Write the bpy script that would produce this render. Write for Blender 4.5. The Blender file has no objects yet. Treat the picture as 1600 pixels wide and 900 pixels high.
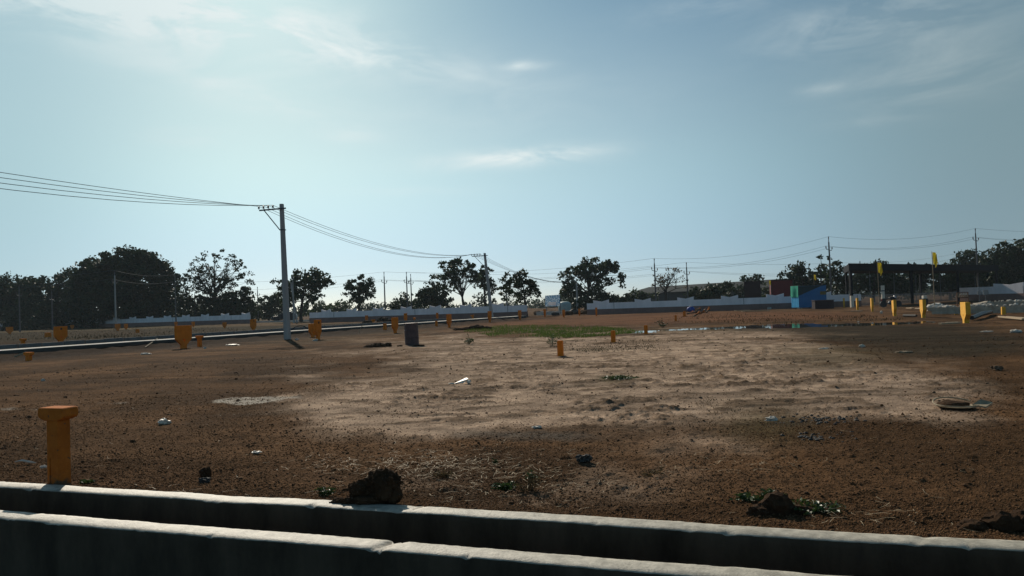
import bpy, bmesh, math, random
import numpy as np
from mathutils import Vector, Matrix, Quaternion

random.seed(7)
HAZE = 0.00022
RNG = np.random.default_rng(11)
SC = bpy.context.scene
COL = SC.collection
R = math.radians

# ------------------------------------------------------------------ camera
F, HC, PITCH, ROLL = 1150.0, 1.4, math.atan(27.8 / 1150), R(2.0)
CAM_M = Matrix.Rotation(R(90) + PITCH, 3, 'X') @ Matrix.Rotation(-ROLL, 3, 'Z')
cam_d = bpy.data.cameras.new('camera')
cam = bpy.data.objects.new('camera', cam_d)
COL.objects.link(cam)
cam.matrix_world = Matrix.Translation((0, 0, HC)) @ CAM_M.to_4x4()
cam_d.sensor_width = 36
cam_d.lens = 36 * F / 1600
cam_d.clip_start = 0.05
cam_d.clip_end = 20000
SC.camera = cam

def ray(px, py):
    return CAM_M @ Vector(((px - 800) / F, (450 - py) / F, -1))

def at(px, py, z=0.0):
    """point of the plane at height z seen at photo pixel px,py"""
    d = ray(px, py)
    t = (z - HC) / d.z
    return Vector((d.x * t, d.y * t, z))

def dep(px, py, y):
    """point at forward distance y seen at photo pixel px,py"""
    d = ray(px, py)
    t = y / d.y
    return Vector((d.x * t, y, HC + d.z * t))

def hor(px):
    return 477.8 - 0.0349 * (px - 800)

def px_at(y):
    return F / y

# ------------------------------------------------------------------ noise
def _hash(i, j, s):
    n = (i.astype(np.int64) * 374761393 + j.astype(np.int64) * 668265263 + s * 974634777) & 0xFFFFFFFF
    n = ((n ^ (n >> 13)) * 1274126177) & 0xFFFFFFFF
    return ((n ^ (n >> 16)) & 0xFFFFFF).astype(np.float64) / 0xFFFFFF

def vn(x, y, s=0):
    i = np.floor(x); j = np.floor(y)
    fx = x - i; fy = y - j
    fx = fx * fx * fx * (fx * (fx * 6 - 15) + 10); fy = fy * fy * fy * (fy * (fy * 6 - 15) + 10)
    a = _hash(i, j, s); b = _hash(i + 1, j, s); c = _hash(i, j + 1, s); d = _hash(i + 1, j + 1, s)
    return a + (b - a) * fx + (c - a) * fy + (a - b - c + d) * fx * fy

def fbm(x, y, s=0, o=4):
    t = np.zeros_like(x); a = 0.5; n = 0
    for k in range(o):
        t += a * vn(x, y, s + k * 17); n += a
        x = x * 2.03 + 13.1; y = y * 2.03 + 7.7; a *= 0.5
    return t / n

def sstep(a, b, x):
    t = np.clip((x - a) / (b - a), 0, 1)
    return t * t * (3 - 2 * t)

# ------------------------------------------------------------------ materials
def new_mat(name):
    m = bpy.data.materials.new(name)
    m.use_nodes = True
    nt = m.node_tree
    b = nt.nodes['Principled BSDF']
    return m, nt, b

def mat(name, c1, c2=None, scale=6.0, rough=0.85, bump=0.0, bscale=40.0, metal=0.0, detail=6.0, spec=0.35,
        streak=None, trans=0.0):
    """procedural two-tone noise material"""
    m, nt, b = new_mat(name)
    N, L = nt.nodes, nt.links
    if c2 is None:
        c2 = tuple(min(1, v * 0.7) for v in c1)
    tc = N.new('ShaderNodeTexCoord')
    src = tc.outputs['Object']
    if streak:
        mp = N.new('ShaderNodeMapping'); mp.inputs['Scale'].default_value = streak
        L.new(src, mp.inputs['Vector']); src = mp.outputs['Vector']
    no = N.new('ShaderNodeTexNoise'); no.inputs['Scale'].default_value = scale; no.inputs['Detail'].default_value = detail
    no.inputs['Roughness'].default_value = 0.65
    L.new(src, no.inputs['Vector'])
    rp = N.new('ShaderNodeValToRGB')
    rp.color_ramp.elements[0].position = 0.32; rp.color_ramp.elements[1].position = 0.68
    rp.color_ramp.elements[0].color = (*c2, 1); rp.color_ramp.elements[1].color = (*c1, 1)
    L.new(no.outputs['Fac'], rp.inputs['Fac'])
    L.new(rp.outputs['Color'], b.inputs['Base Color'])
    b.inputs['Roughness'].default_value = rough
    b.inputs['Metallic'].default_value = metal
    b.inputs['Specular IOR Level'].default_value = spec
    if bump:
        n2 = N.new('ShaderNodeTexNoise'); n2.inputs['Scale'].default_value = bscale; n2.inputs['Detail'].default_value = 8
        n2.inputs['Roughness'].default_value = 0.7
        L.new(tc.outputs['Object'], n2.inputs['Vector'])
        bu = N.new('ShaderNodeBump'); bu.inputs['Strength'].default_value = bump; bu.inputs['Distance'].default_value = 0.02
        L.new(n2.outputs['Fac'], bu.inputs['Height']); L.new(bu.outputs['Normal'], b.inputs['Normal'])
    if trans:
        tr = N.new('ShaderNodeBsdfTranslucent'); L.new(rp.outputs['Color'], tr.inputs['Color'])
        mx = N.new('ShaderNodeMixShader'); mx.inputs['Fac'].default_value = trans
        L.new(b.outputs['BSDF'], mx.inputs[1]); L.new(tr.outputs['BSDF'], mx.inputs[2])
        L.new(mx.outputs['Shader'], N['Material Output'].inputs['Surface'])
    return m

M = {}
M['orange'] = mat('orange_paint', (.50, .155, .024), (.34, .095, .015), 9, .85, .25, 60, spec=.08)
def muddy(m, top):
    nt = m.node_tree; N, L = nt.nodes, nt.links; b = N['Principled BSDF']; src = b.inputs['Base Color'].links[0].from_socket
    tc = N.new('ShaderNodeTexCoord'); sp = N.new('ShaderNodeSeparateXYZ'); L.new(tc.outputs['Object'], sp.inputs['Vector'])
    no = N.new('ShaderNodeTexNoise'); no.inputs['Scale'].default_value = 16; no.inputs['Detail'].default_value = 7; L.new(tc.outputs['Object'], no.inputs['Vector'])
    ma = N.new('ShaderNodeMath'); ma.operation = 'MULTIPLY_ADD'; ma.inputs[1].default_value = -1 / top; L.new(sp.outputs['Z'], ma.inputs[0]); L.new(no.outputs['Fac'], ma.inputs[2])
    rp = N.new('ShaderNodeValToRGB'); e = rp.color_ramp.elements; e[0].position = .12; e[1].position = .34; L.new(ma.outputs[0], rp.inputs['Fac'])
    n2 = N.new('ShaderNodeTexNoise'); n2.inputs['Scale'].default_value = 34; n2.inputs['Detail'].default_value = 6; L.new(tc.outputs['Object'], n2.inputs['Vector'])
    r2 = N.new('ShaderNodeValToRGB'); e = r2.color_ramp.elements; e[0].position = .66; e[1].position = .72; L.new(n2.outputs['Fac'], r2.inputs['Fac'])
    ad = N.new('ShaderNodeMath'); ad.operation = 'MAXIMUM'; L.new(rp.outputs['Color'], ad.inputs[0]); L.new(r2.outputs['Color'], ad.inputs[1])
    mx = N.new('ShaderNodeMix'); mx.data_type = 'RGBA'; mx.inputs['B'].default_value = (.11, .07, .04, 1); L.new(ad.outputs[0], mx.inputs['Factor']); L.new(src, mx.inputs['A']); L.new(mx.outputs['Result'], b.inputs['Base Color'])
muddy(M['orange'], .30)
M['board'] = mat('orange_board_paint', (.80, .225, .022), (.62, .16, .016), 3, .85, .2, 40, spec=.08)
M['yellow'] = mat('yellow_paint', (.80, .42, .03), (.66, .31, .02), 9, .7, .2, 60)
M['mark'] = mat('dark_mark', (.05, .025, .012))
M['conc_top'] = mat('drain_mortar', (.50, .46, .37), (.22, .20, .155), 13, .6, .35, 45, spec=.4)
M['conc_side'] = mat('shade_dark_formed_concrete', (.105, .080, .056), (.040, .031, .022), 3.0, .95, .5, 14, spec=.1, streak=(1, 1, .35))  # dark base colour stands for shade on the side faces; streaks are stains
M['drain_bed'] = mat('drain_mud', (.05, .04, .03), (.03, .025, .02), 3, .95, .6, 20)
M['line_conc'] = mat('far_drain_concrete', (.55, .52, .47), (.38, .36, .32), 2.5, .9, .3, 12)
M['line_side'] = mat('far_drain_shade_side', (.07, .065, .055), (.04, .036, .03), 1.5, .9)  # shade of the strip's sides put into a colour darker than its top
M['kerb'] = mat('kerb_stone', (.20, .19, .18), (.12, .115, .11), 2.5, .9, .3, 12)
M['pole'] = mat('pole_concrete', (.40, .385, .36), (.30, .285, .27), 2.0, .9, .2, 20, streak=(1, 1, .12))
M['pole_dark'] = mat('pole_weathered', (.13, .125, .12), (.09, .085, .08), 2.0, .9)
M['steel'] = mat('galvanised_steel', (.12, .13, .14), (.08, .085, .09), 8, .55, 0, metal=.4)
M['ceramic'] = mat('insulator_ceramic', (.06, .035, .03), None, 5, .3)
M['wire'] = mat('wire_aluminium', (.06, .065, .07), None, 5, .5)
M['wall_white'] = mat('wall_whitewash', (.86, .80, .80), (.70, .65, .65), 1.2, .9, .15, 10, streak=(1, 1, .3))
M['wall_plinth'] = mat('wall_brown_plinth', (.26, .155, .13), (.18, .11, .09), 1.0, .9)
M['leaf_dark'] = mat('foliage_dark', (.030, .050, .018), (.016, .029, .011), .8, .6, trans=.18, spec=.15)
M['leaf'] = mat('foliage_green', (.038, .062, .020), (.020, .036, .013), .8, .6, trans=.22, spec=.15)
M['leaf_light'] = mat('foliage_light_green', (.060, .088, .028), (.035, .055, .018), .8, .6, trans=.25, spec=.15)
M['leaf_brown'] = mat('foliage_dry', (.16, .11, .05), (.09, .065, .035), 1.5, .7, trans=.25, spec=.1)
M['bark'] = mat('bark', (.055, .045, .035), (.030, .024, .02), 5, .95)
M['grass'] = mat('grass_blades', (.09, .135, .026), (.05, .078, .016), .6, .7, trans=.35, spec=.1)
M['grass_dull'] = mat('dull_grass', (.026, .028, .010), (.014, .016, .006), .5, .9, trans=.12, spec=.02)
M['weed'] = mat('weed_leaves', (.060, .10, .025), (.025, .045, .012), 12, .45, trans=.22, spec=.35)
M['straw'] = mat('straw', (.50, .40, .25), (.30, .23, .14), 8, .75)
M['clod'] = mat('soil_clods', (.105, .058, .030), (.055, .032, .018), 5, .95, .6, 60, spec=.05)
M['crumb'] = mat('soil_crumbs', (.21, .118, .062), (.080, .044, .022), 30, 1.0, 0, spec=.02)
M['clod_pale'] = mat('soil_clods_pale', (.17, .12, .08), (.09, .06, .04), 5, .95, .6, 60, spec=.05)
M['clod_dark'] = mat('soil_clods_dark', (.085, .048, .026), (.042, .025, .015), 9, .97, .9, 60, spec=.05)
M['stone_grey'] = mat('slag_stone', (.06, .055, .048), (.025, .023, .02), 12, .8)
M['drum'] = mat('drum_rusted_steel', (.11, .066, .062), (.06, .042, .044), 5, .55, .2, 40, metal=.3)
M['plastic_white'] = mat('white_plastic', (.74, .66, .54), (.50, .44, .35), 7, .5, .2, 30)
M['cream'] = mat('dirty_cream_plastic', (.42, .34, .22), (.20, .15, .09), 14, .8, .2, 30)
M['lime'] = mat('white_rubble', (.62, .57, .49), (.40, .365, .31), 6, .9, .4, 30)
M['plank'] = mat('bleached_timber', (.42, .32, .20), (.26, .19, .12), 6, .8, streak=(8, 1, 1))
M['bamboo'] = mat('bamboo', (.26, .20, .12), (.16, .12, .07), 5, .6)
M['blue'] = mat('cabin_blue', (.018, .14, .34), (.013, .11, .27), 1.2, .6)
M['blue_light'] = mat('sheet_sky_blue', (.03, .34, .62), (.02, .27, .52), 3, .5)
M['green_tarp'] = mat('green_tarpaulin', (.01, .40, .25), (.007, .26, .16), 3, .5)
M['cabin_dark'] = mat('cabin_dark_roof', (.018, .045, .05), (.012, .03, .034), 2, .7)
M['grey_panel'] = mat('grey_panel', (.30, .29, .27), (.22, .21, .2), 2, .8)
M['ochre'] = mat('ochre_plate', (.20, .15, .05), (.13, .1, .03), 6, .8)
M['red_box'] = mat('red_container', (.16, .018, .022), (.10, .012, .016), 1.0, .6)
M['maroon'] = mat('maroon_container', (.035, .012, .014), (.022, .009, .01), 1.0, .6)
M['canopy'] = mat('dark_steel_fascia', (.010, .012, .017), (.006, .008, .012), 1.0, .8, spec=.08)
M['roof_sheet'] = mat('grey_roof_sheet', (.05, .055, .055), (.035, .04, .04), .3, .9, spec=.05)
M['barn_wall'] = mat('grey_shed_wall', (.05, .05, .048), (.035, .035, .034), .3, .9)
M['block'] = mat('cement_block', (.50, .43, .33), (.30, .25, .19), 3, .9, .3, 15)
M['flag'] = mat('yellow_flag_cloth', (.55, .43, .02), (.32, .25, .012), 5, .8, trans=.35)
M['black'] = mat('black_rubber', (.015, .016, .018), None, 5, .45)
M['car'] = mat('car_paint_black', (.008, .009, .012), None, 2, .35, spec=.25)
M['glass'] = mat('dark_glass', (.01, .012, .015), None, 2, .2, spec=.3)
M['chrome'] = mat('bright_trim', (.6, .6, .6), None, 2, .2, metal=.9)
M['tail'] = mat('red_lens', (.35, .01, .02), None, 2, .2)
M['sack_blue'] = mat('blue_sack', (.03, .08, .36), (.02, .05, .22), 5, .6)
M['tank'] = mat('pale_teal_tank', (.36, .46, .45), (.26, .35, .34), 2, .6)
M['rust'] = mat('rusty_frame', (.14, .055, .025), (.08, .03, .015), 4, .8)
M['asphalt'] = mat('road_metal', (.042, .034, .027), (.026, .021, .017), 2.0, 1.0, .5, 30, spec=.02)

def striped_sign():
    m, nt, b = new_mat('billboard_print')
    N, L = nt.nodes, nt.links
    tc = N.new('ShaderNodeTexCoord')
    mp = N.new('ShaderNodeMapping'); mp.inputs['Scale'].default_value = (2.6, 1, 4.2)
    L.new(tc.outputs['Object'], mp.inputs['Vector'])
    no = N.new('ShaderNodeTexNoise'); no.inputs['Scale'].default_value = 1.1; no.inputs['Detail'].default_value = 3
    L.new(mp.outputs['Vector'], no.inputs['Vector'])
    rp = N.new('ShaderNodeValToRGB')
    e = rp.color_ramp.elements
    e[0].position = .46; e[0].color = (.03, .30, .58, 1); e[1].position = .54; e[1].color = (.80, .90, .95, 1)
    L.new(no.outputs['Fac'], rp.inputs['Fac']); L.new(rp.outputs['Color'], b.inputs['Base Color'])
    b.inputs['Roughness'].default_value = .5
    return m
M['sign'] = striped_sign()

# ------------------------------------------------------------------ mesh helper
class MB:
    def __init__(s):
        s.v = []; s.f = []
    def add(s, vs, fs):
        o = len(s.v)
        s.v += [tuple(p) for p in vs]
        s.f += [tuple(i + o for i in f) for f in fs]
        return s
    def box(s, c, size, yaw=0.0, mtx=None):
        hx, hy, hz = size[0] / 2, size[1] / 2, size[2] / 2
        ps = [Vector((x, y, z)) for x in (-hx, hx) for y in (-hy, hy) for z in (-hz, hz)]
        m = mtx if mtx is not None else Matrix.Rotation(yaw, 3, 'Z')
        ps = [m @ p + Vector(c) for p in ps]
        return s.add(ps, [(0, 1, 3, 2), (4, 6, 7, 5), (0, 4, 5, 1), (2, 3, 7, 6), (0, 2, 6, 4), (1, 5, 7, 3)])
    def tube(s, pts, rad, n=6, cap=True):
        pts = [Vector(p) for p in pts]
        rr = rad if isinstance(rad, (list, tuple)) else [rad] * len(pts)
        o = len(s.v); up = Vector((0.013, 0.02, 1))
        for k, p in enumerate(pts):
            t = (pts[min(k + 1, len(pts) - 1)] - pts[max(k - 1, 0)])
            t = t.normalized() if t.length > 1e-9 else Vector((0, 0, 1))
            a = t.cross(up if abs(t.z) < .95 else Vector((1, 0.01, 0))).normalized(); b = t.cross(a)
            for q in range(n):
                an = 2 * math.pi * q / n
                s.v.append(tuple(p + (a * math.cos(an) + b * math.sin(an)) * rr[k]))
        for k in range(len(pts) - 1):
            for q in range(n):
                s.f.append((o + k * n + q, o + k * n + (q + 1) % n, o + (k + 1) * n + (q + 1) % n, o + (k + 1) * n + q))
        if cap:
            s.f.append(tuple(o + q for q in range(n))[::-1])
            s.f.append(tuple(o + (len(pts) - 1) * n + q for q in range(n)))
        return s
    def prism(s, poly, depth, mtx, skip=()):
        """poly (x,z) extruded along y by depth, centred; skip = side edges left open"""
        n = len(poly)
        vs = [mtx @ Vector((x, -depth / 2, z)) for x, z in poly] + [mtx @ Vector((x, depth / 2, z)) for x, z in poly]
        fs = [tuple(range(n)), tuple(range(n, 2 * n))[::-1]]
        for k in range(n):
            if k in skip: continue
            fs.append((k, k + n, (k + 1) % n + n, (k + 1) % n))
        return s.add(vs, fs)
    def lathe(s, prof, c, n=20, mtx=None):
        o = len(s.v)
        for r, z in prof:
            for q in range(n):
                an = 2 * math.pi * q / n
                p = Vector((r * math.cos(an), r * math.sin(an), z))
                if mtx is not None: p = mtx @ p
                s.v.append(tuple(p + Vector(c)))
        for k in range(len(prof) - 1):
            for q in range(n):
                s.f.append((o + k * n + q, o + k * n + (q + 1) % n, o + (k + 1) * n + (q + 1) % n, o + (k + 1) * n + q))
        s.f.append(tuple(o + q for q in range(n))[::-1])
        s.f.append(tuple(o + (len(prof) - 1) * n + q for q in range(n)))
        return s
    def lump(s, c, rad, jit=.25, sub=1, seed=0, squash=(1, 1, 1)):
        bm = bmesh.new(); bmesh.ops.create_icosphere(bm, subdivisions=sub, radius=1)
        rnd = random.Random(seed)
        off = Vector((rnd.uniform(0, 99), rnd.uniform(0, 99), rnd.uniform(0, 99)))
        from mathutils import noise as mn
        vs = []
        for v in bm.verts:
            d = v.co.normalized()
            k = 1 + jit * (mn.noise(d * 1.6 + off) + .6 * mn.noise(d * 4 + off) + .35 * mn.noise(d * 10 + off))
            p = d * k * rad
            vs.append((c[0] + p.x * squash[0], c[1] + p.y * squash[1], c[2] + p.z * squash[2]))
        fs = [tuple(v.index for v in f.verts) for f in bm.faces]
        bm.free()
        return s.add(vs, fs)
    def build(s, name, m, parent=None, loc=None, smooth=False, bevel=0.0, mats=None, fm=None):
        me = bpy.data.meshes.new(name)
        off = Vector(loc) if loc is not None else Vector((0, 0, 0))
        if parent is not None and loc is None: off = Vector(parent.location)
        vs = [(a - off.x, b - off.y, c - off.z) for a, b, c in s.v]
        me.from_pydata(vs, [], s.f)
        me.materials.append(m)
        if mats:
            for q in mats: me.materials.append(q)
        if fm is not None: me.polygons.foreach_set('material_index', fm)
        bm = bmesh.new(); bm.from_mesh(me)
        bmesh.ops.recalc_face_normals(bm, faces=bm.faces)
        if bevel: bmesh.ops.bevel(bm, geom=list(bm.edges), offset=bevel, segments=2, profile=.6, affect='EDGES')
        bm.to_mesh(me); bm.free()
        if smooth: me.polygons.foreach_set('use_smooth', [True] * len(me.polygons))
        me.update()
        o = bpy.data.objects.new(name, me); COL.objects.link(o)
        if parent is not None:
            o.parent = parent
            if loc is not None: o.location = off - Vector(parent.location)
        else: o.location = off
        return o

def np_mesh(name, verts, faces, m, parent=None, loc=(0, 0, 0)):
    """fast mesh: faces is an (n,3) or (n,4) array"""
    me = bpy.data.meshes.new(name)
    verts = np.asarray(verts, np.float32) - np.asarray(loc, np.float32); faces = np.asarray(faces, np.int32)
    k = faces.shape[1]
    me.vertices.add(len(verts)); me.vertices.foreach_set('co', verts.ravel())
    me.loops.add(faces.size); me.loops.foreach_set('vertex_index', faces.ravel())
    me.polygons.add(len(faces)); me.polygons.foreach_set('loop_start', np.arange(0, faces.size, k, dtype=np.int32))
    me.materials.append(m)
    me.update(calc_edges=True); me.validate()
    o = bpy.data.objects.new(name, me); COL.objects.link(o)
    if parent is not None: o.parent = parent
    else: o.location = loc
    return o

def empty(name, loc):
    o = bpy.data.objects.new(name, None); COL.objects.link(o); o.location = loc; o.empty_display_size = .2
    return o

def tag(o, label, cat, group=None, kind=None):
    o['label'] = label; o['category'] = cat
    if group: o['group'] = group
    if kind: o['kind'] = kind
    return o

def struct(o):
    o['kind'] = 'structure'; return o

# ------------------------------------------------------------------ plot grid
GA = R(18.5)
U = Vector((math.cos(GA), -math.sin(GA), 0)); V = Vector((math.sin(GA), math.cos(GA), 0))
GRID = Matrix((U, V, Vector((0, 0, 1)))).transposed()          # local x = along U, y = along V
def uv(u, v, z=0): return U * u + V * v + Vector((0, 0, z))

# far drain line on the left
LA = at(-60, 552, .30); LB = at(822, 493.2, .30)
LD = (LB - LA).normalized(); LN = Vector((-LD.y, LD.x, 0))      # LN points to the far side
BACK_V, WALL_Z = 4.58, 0.06

# ------------------------------------------------------------------ ground sheet
def to_px(x, y, z=0.0):
    inv = np.array(CAM_M.transposed())
    p = np.stack([x, y, np.full_like(x, z - HC)])
    c = inv @ p.reshape(3, -1)
    w = np.maximum(-c[2], .05)
    return (800 + F * c[0] / w).reshape(x.shape), (450 - F * c[1] / w).reshape(x.shape)

PUD = [(10.9, 36.2, 2.2, .75), (13.6, 35.0, 2.6, 1.0), (16.2, 34.6, 2.4, .9), (7.0, 35.6, 1.5, .35), (8.6, 36.0, 1.2, .35), (5.7, 34.2, .9, .5)]
WATER_Z = -0.045
def pud_mask(x, y):
    m = np.zeros_like(x)
    for cx, cy, rx, ry in PUD:
        d = ((x - cx) / (rx * 1.25)) ** 2 + ((y - cy) / (ry * 1.9)) ** 2
        m = np.maximum(m, 1 - d)
    return m + (fbm(x * 1.4, y * 2.2, 77, 3) - .5) * 1.1 * sstep(0, .2, m)

def blobs(X, Y, lst):
    t = np.zeros_like(X)
    for cx, cy, rx, ry, a in lst:
        t += a * np.exp(-((X - cx) / rx) ** 2 - ((Y - cy) / ry) ** 2)
    return t

def soil(x, y):
    """masks of the soil kinds and of painted light over the plot"""
    X, Y = to_px(x, y)
    w = fbm(x * .35, y * .35, 5, 4) - .5
    w2 = fbm(x * 1.3 + 40, y * .8, 9, 4) - .5
    pale = blobs(X, Y, [(1320, 600, 190, 48, .55), (1010, 650, 330, 34, .75), (700, 640, 230, 34, .55), (1130, 692, 240, 16, .40), (1480, 620, 120, 30, .3), (860, 585, 330, 50, 1.0), (1080, 555, 210, 32, .9), (620, 655, 210, 38, .75), (1150, 605, 170, 45, .45),
                        (1430, 640, 170, 22, .50), (760, 545, 170, 18, .5), (560, 610, 120, 26, .35), (1180, 520, 160, 8, .5), (900, 760, 330, 50, .36), (1500, 600, 120, 20, .25)])  # broad blob behind the drain also paints glare brightness into the soil colour
    pale -= blobs(X, Y, [(820, 690, 130, 12, .55), (1260, 672, 120, 22, .40), (720, 620, 60, 8, .25), (260, 640, 110, 60, .3), (560, 712, 260, 14, .5)])
    pale = sstep(.14, .95, pale + (w * .9 + w2 * .8) * (.25 + .75 * np.clip(pale * 3, 0, 1)))
    grey = sstep(.3, .9, blobs(X, Y, [(830, 678, 130, 12, 1.0), (1230, 660, 60, 10, .7), (1330, 575, 140, 12, .5)]) + w2 * .6)
    olive = sstep(.25, .9, blobs(X, Y, [(1200, 660, 130, 42, .9), (1290, 555, 160, 26, .7), (150, 517, 420, 20, 1.3), (420, 510, 160, 8, .8),
                                        (960, 590, 40, 8, .9), (930, 545, 120, 7, .5), (1080, 515, 120, 6, .6)]) + w * .6)
    wet = sstep(.3, .95, blobs(X, Y, [(1480, 535, 190, 34, 1.0), (1240, 512, 130, 6, .9), (1560, 600, 90, 25, .5), (1330, 520, 130, 14, .6), (1040, 503, 60, 6, .6)]) + w * .5)
    red = sstep(.3, .9, blobs(X, Y, [(1150, 493, 260, 9, 1.1), (850, 503, 220, 7, .9), (420, 506, 300, 5, .5), (200, 520, 320, 10, .5)]) + w * .3)
    white = sstep(.35, .7, blobs(X, Y, [(375, 627, 44, 6, 1.2), (440, 622, 60, 4, .5), (340, 640, 30, 3, .35), (60, 638, 90, 3, .42), (180, 630, 60, 3, .3), (430, 640, 80, 8, .25)]) + w2 * .9)
    s = (x - LA.x) * LN.x + (y - LA.y) * LN.y
    tl = (x - LA.x) * LD.x + (y - LA.y) * LD.y; LL = (LB - LA).length
    ends = sstep(-30, -20, tl) * (1 - sstep(LL - 4, LL + 2, tl))
    bank = sstep(-6.0, -1.4, s + w * 3.2) * (1 - sstep(5, 7, s)) * ends  # dark band before the strip: shade of the backlit berm, painted in
    field = sstep(3, 9, s) * ends
    rise = sstep(-1.15, -.18, s + (fbm(x * 1.1, y * 1.1, 41, 3) - .5) * 1.1) * (1 - sstep(16, 34, s)) * ends
    return dict(pale=pale, grey=grey, olive=olive, wet=wet, red=red, white=white, bank=bank, rise=rise, field=field)

RUTS = [(12.2, 1.1, .14, .4), (16.0, 1.6, .10, 2.1), (20.5, 1.2, .12, 1.0), (26.5, 2.0, .08, 3.0)]
def ruts(x, y):
    u = x * U.x + y * U.y; v = x * V.x + y * V.y; t = np.zeros_like(x)
    for v0, a, k, p in RUTS:
        c = v - (v0 + .16 * u + a * np.sin(u * k + p))
        for o in (-.72, .72): t = np.maximum(t, np.exp(-((c - o) / .14) ** 2))
    return t * sstep(.35, .55, fbm(u * .25, v * .25, 83, 3))

def gz(x, y, masks=None, fine=True):
    """height of the plot surface"""
    r = np.hypot(x, y)
    far = 1 / (1 + (r / 120) ** 2)
    h = (fbm(x * .11, y * .11, 1, 3) - .5) * .10 * (.4 + .6 * far)
    h += (fbm(x * .55, y * .55, 2, 3) - .5) * .055 * far
    if fine:
        mk = masks if masks is not None else soil(x, y)
        rough = 1 - .45 * mk['pale']
        h += (fbm(x * 2.4, y * 2.4, 3, 3) - .5) * .024 * rough
        n = fbm(x * 7, y * 7, 4, 4)
        h += np.maximum(n - .47, 0) * (.075 * rough + .13 * mk['pale'] * sstep(.42, .62, fbm(x * .7 + 9, y * .7, 27, 3)))
        n2 = fbm(x * 19, y * 19, 6, 3)
        h += (n2 - .5) * .018 * rough * (r < 30)
        # trodden ruts and scattered lumps
        ln = fbm(x * 1.6 + 3, y * 3.4, 8, 4)
        h += np.maximum(ln - .60, 0) * .20 * (.25 + .75 * mk['pale'])
        h += mk['bank'] * .25 * np.maximum(fbm(x * .9, y * .9, 31, 3) - .47, 0)
    h += (masks['rise'] if masks is not None else soil(x, y)['rise']) * .22
    pm = pud_mask(x, y)
    k = sstep(-.25, .35, pm)
    h = h * (1 - .75 * k) - .075 * k
    # meets the drain wall
    v = x * V.x + y * V.y
    h -= ruts(x, y) * .028
    e = 1 - sstep(0, .5, v - BACK_V)
    h = h * (1 - .6 * e) + .028 * e
    return h

def gzp(x, y):
    return float(gz(np.array([x]), np.array([y]), fine=False)[0])

def gat(px, py):
    z = 0.0
    for _ in range(5):
        g = at(px, py, z); z = gzp(g.x, g.y)
    return Vector((g.x, g.y, z))

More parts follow.
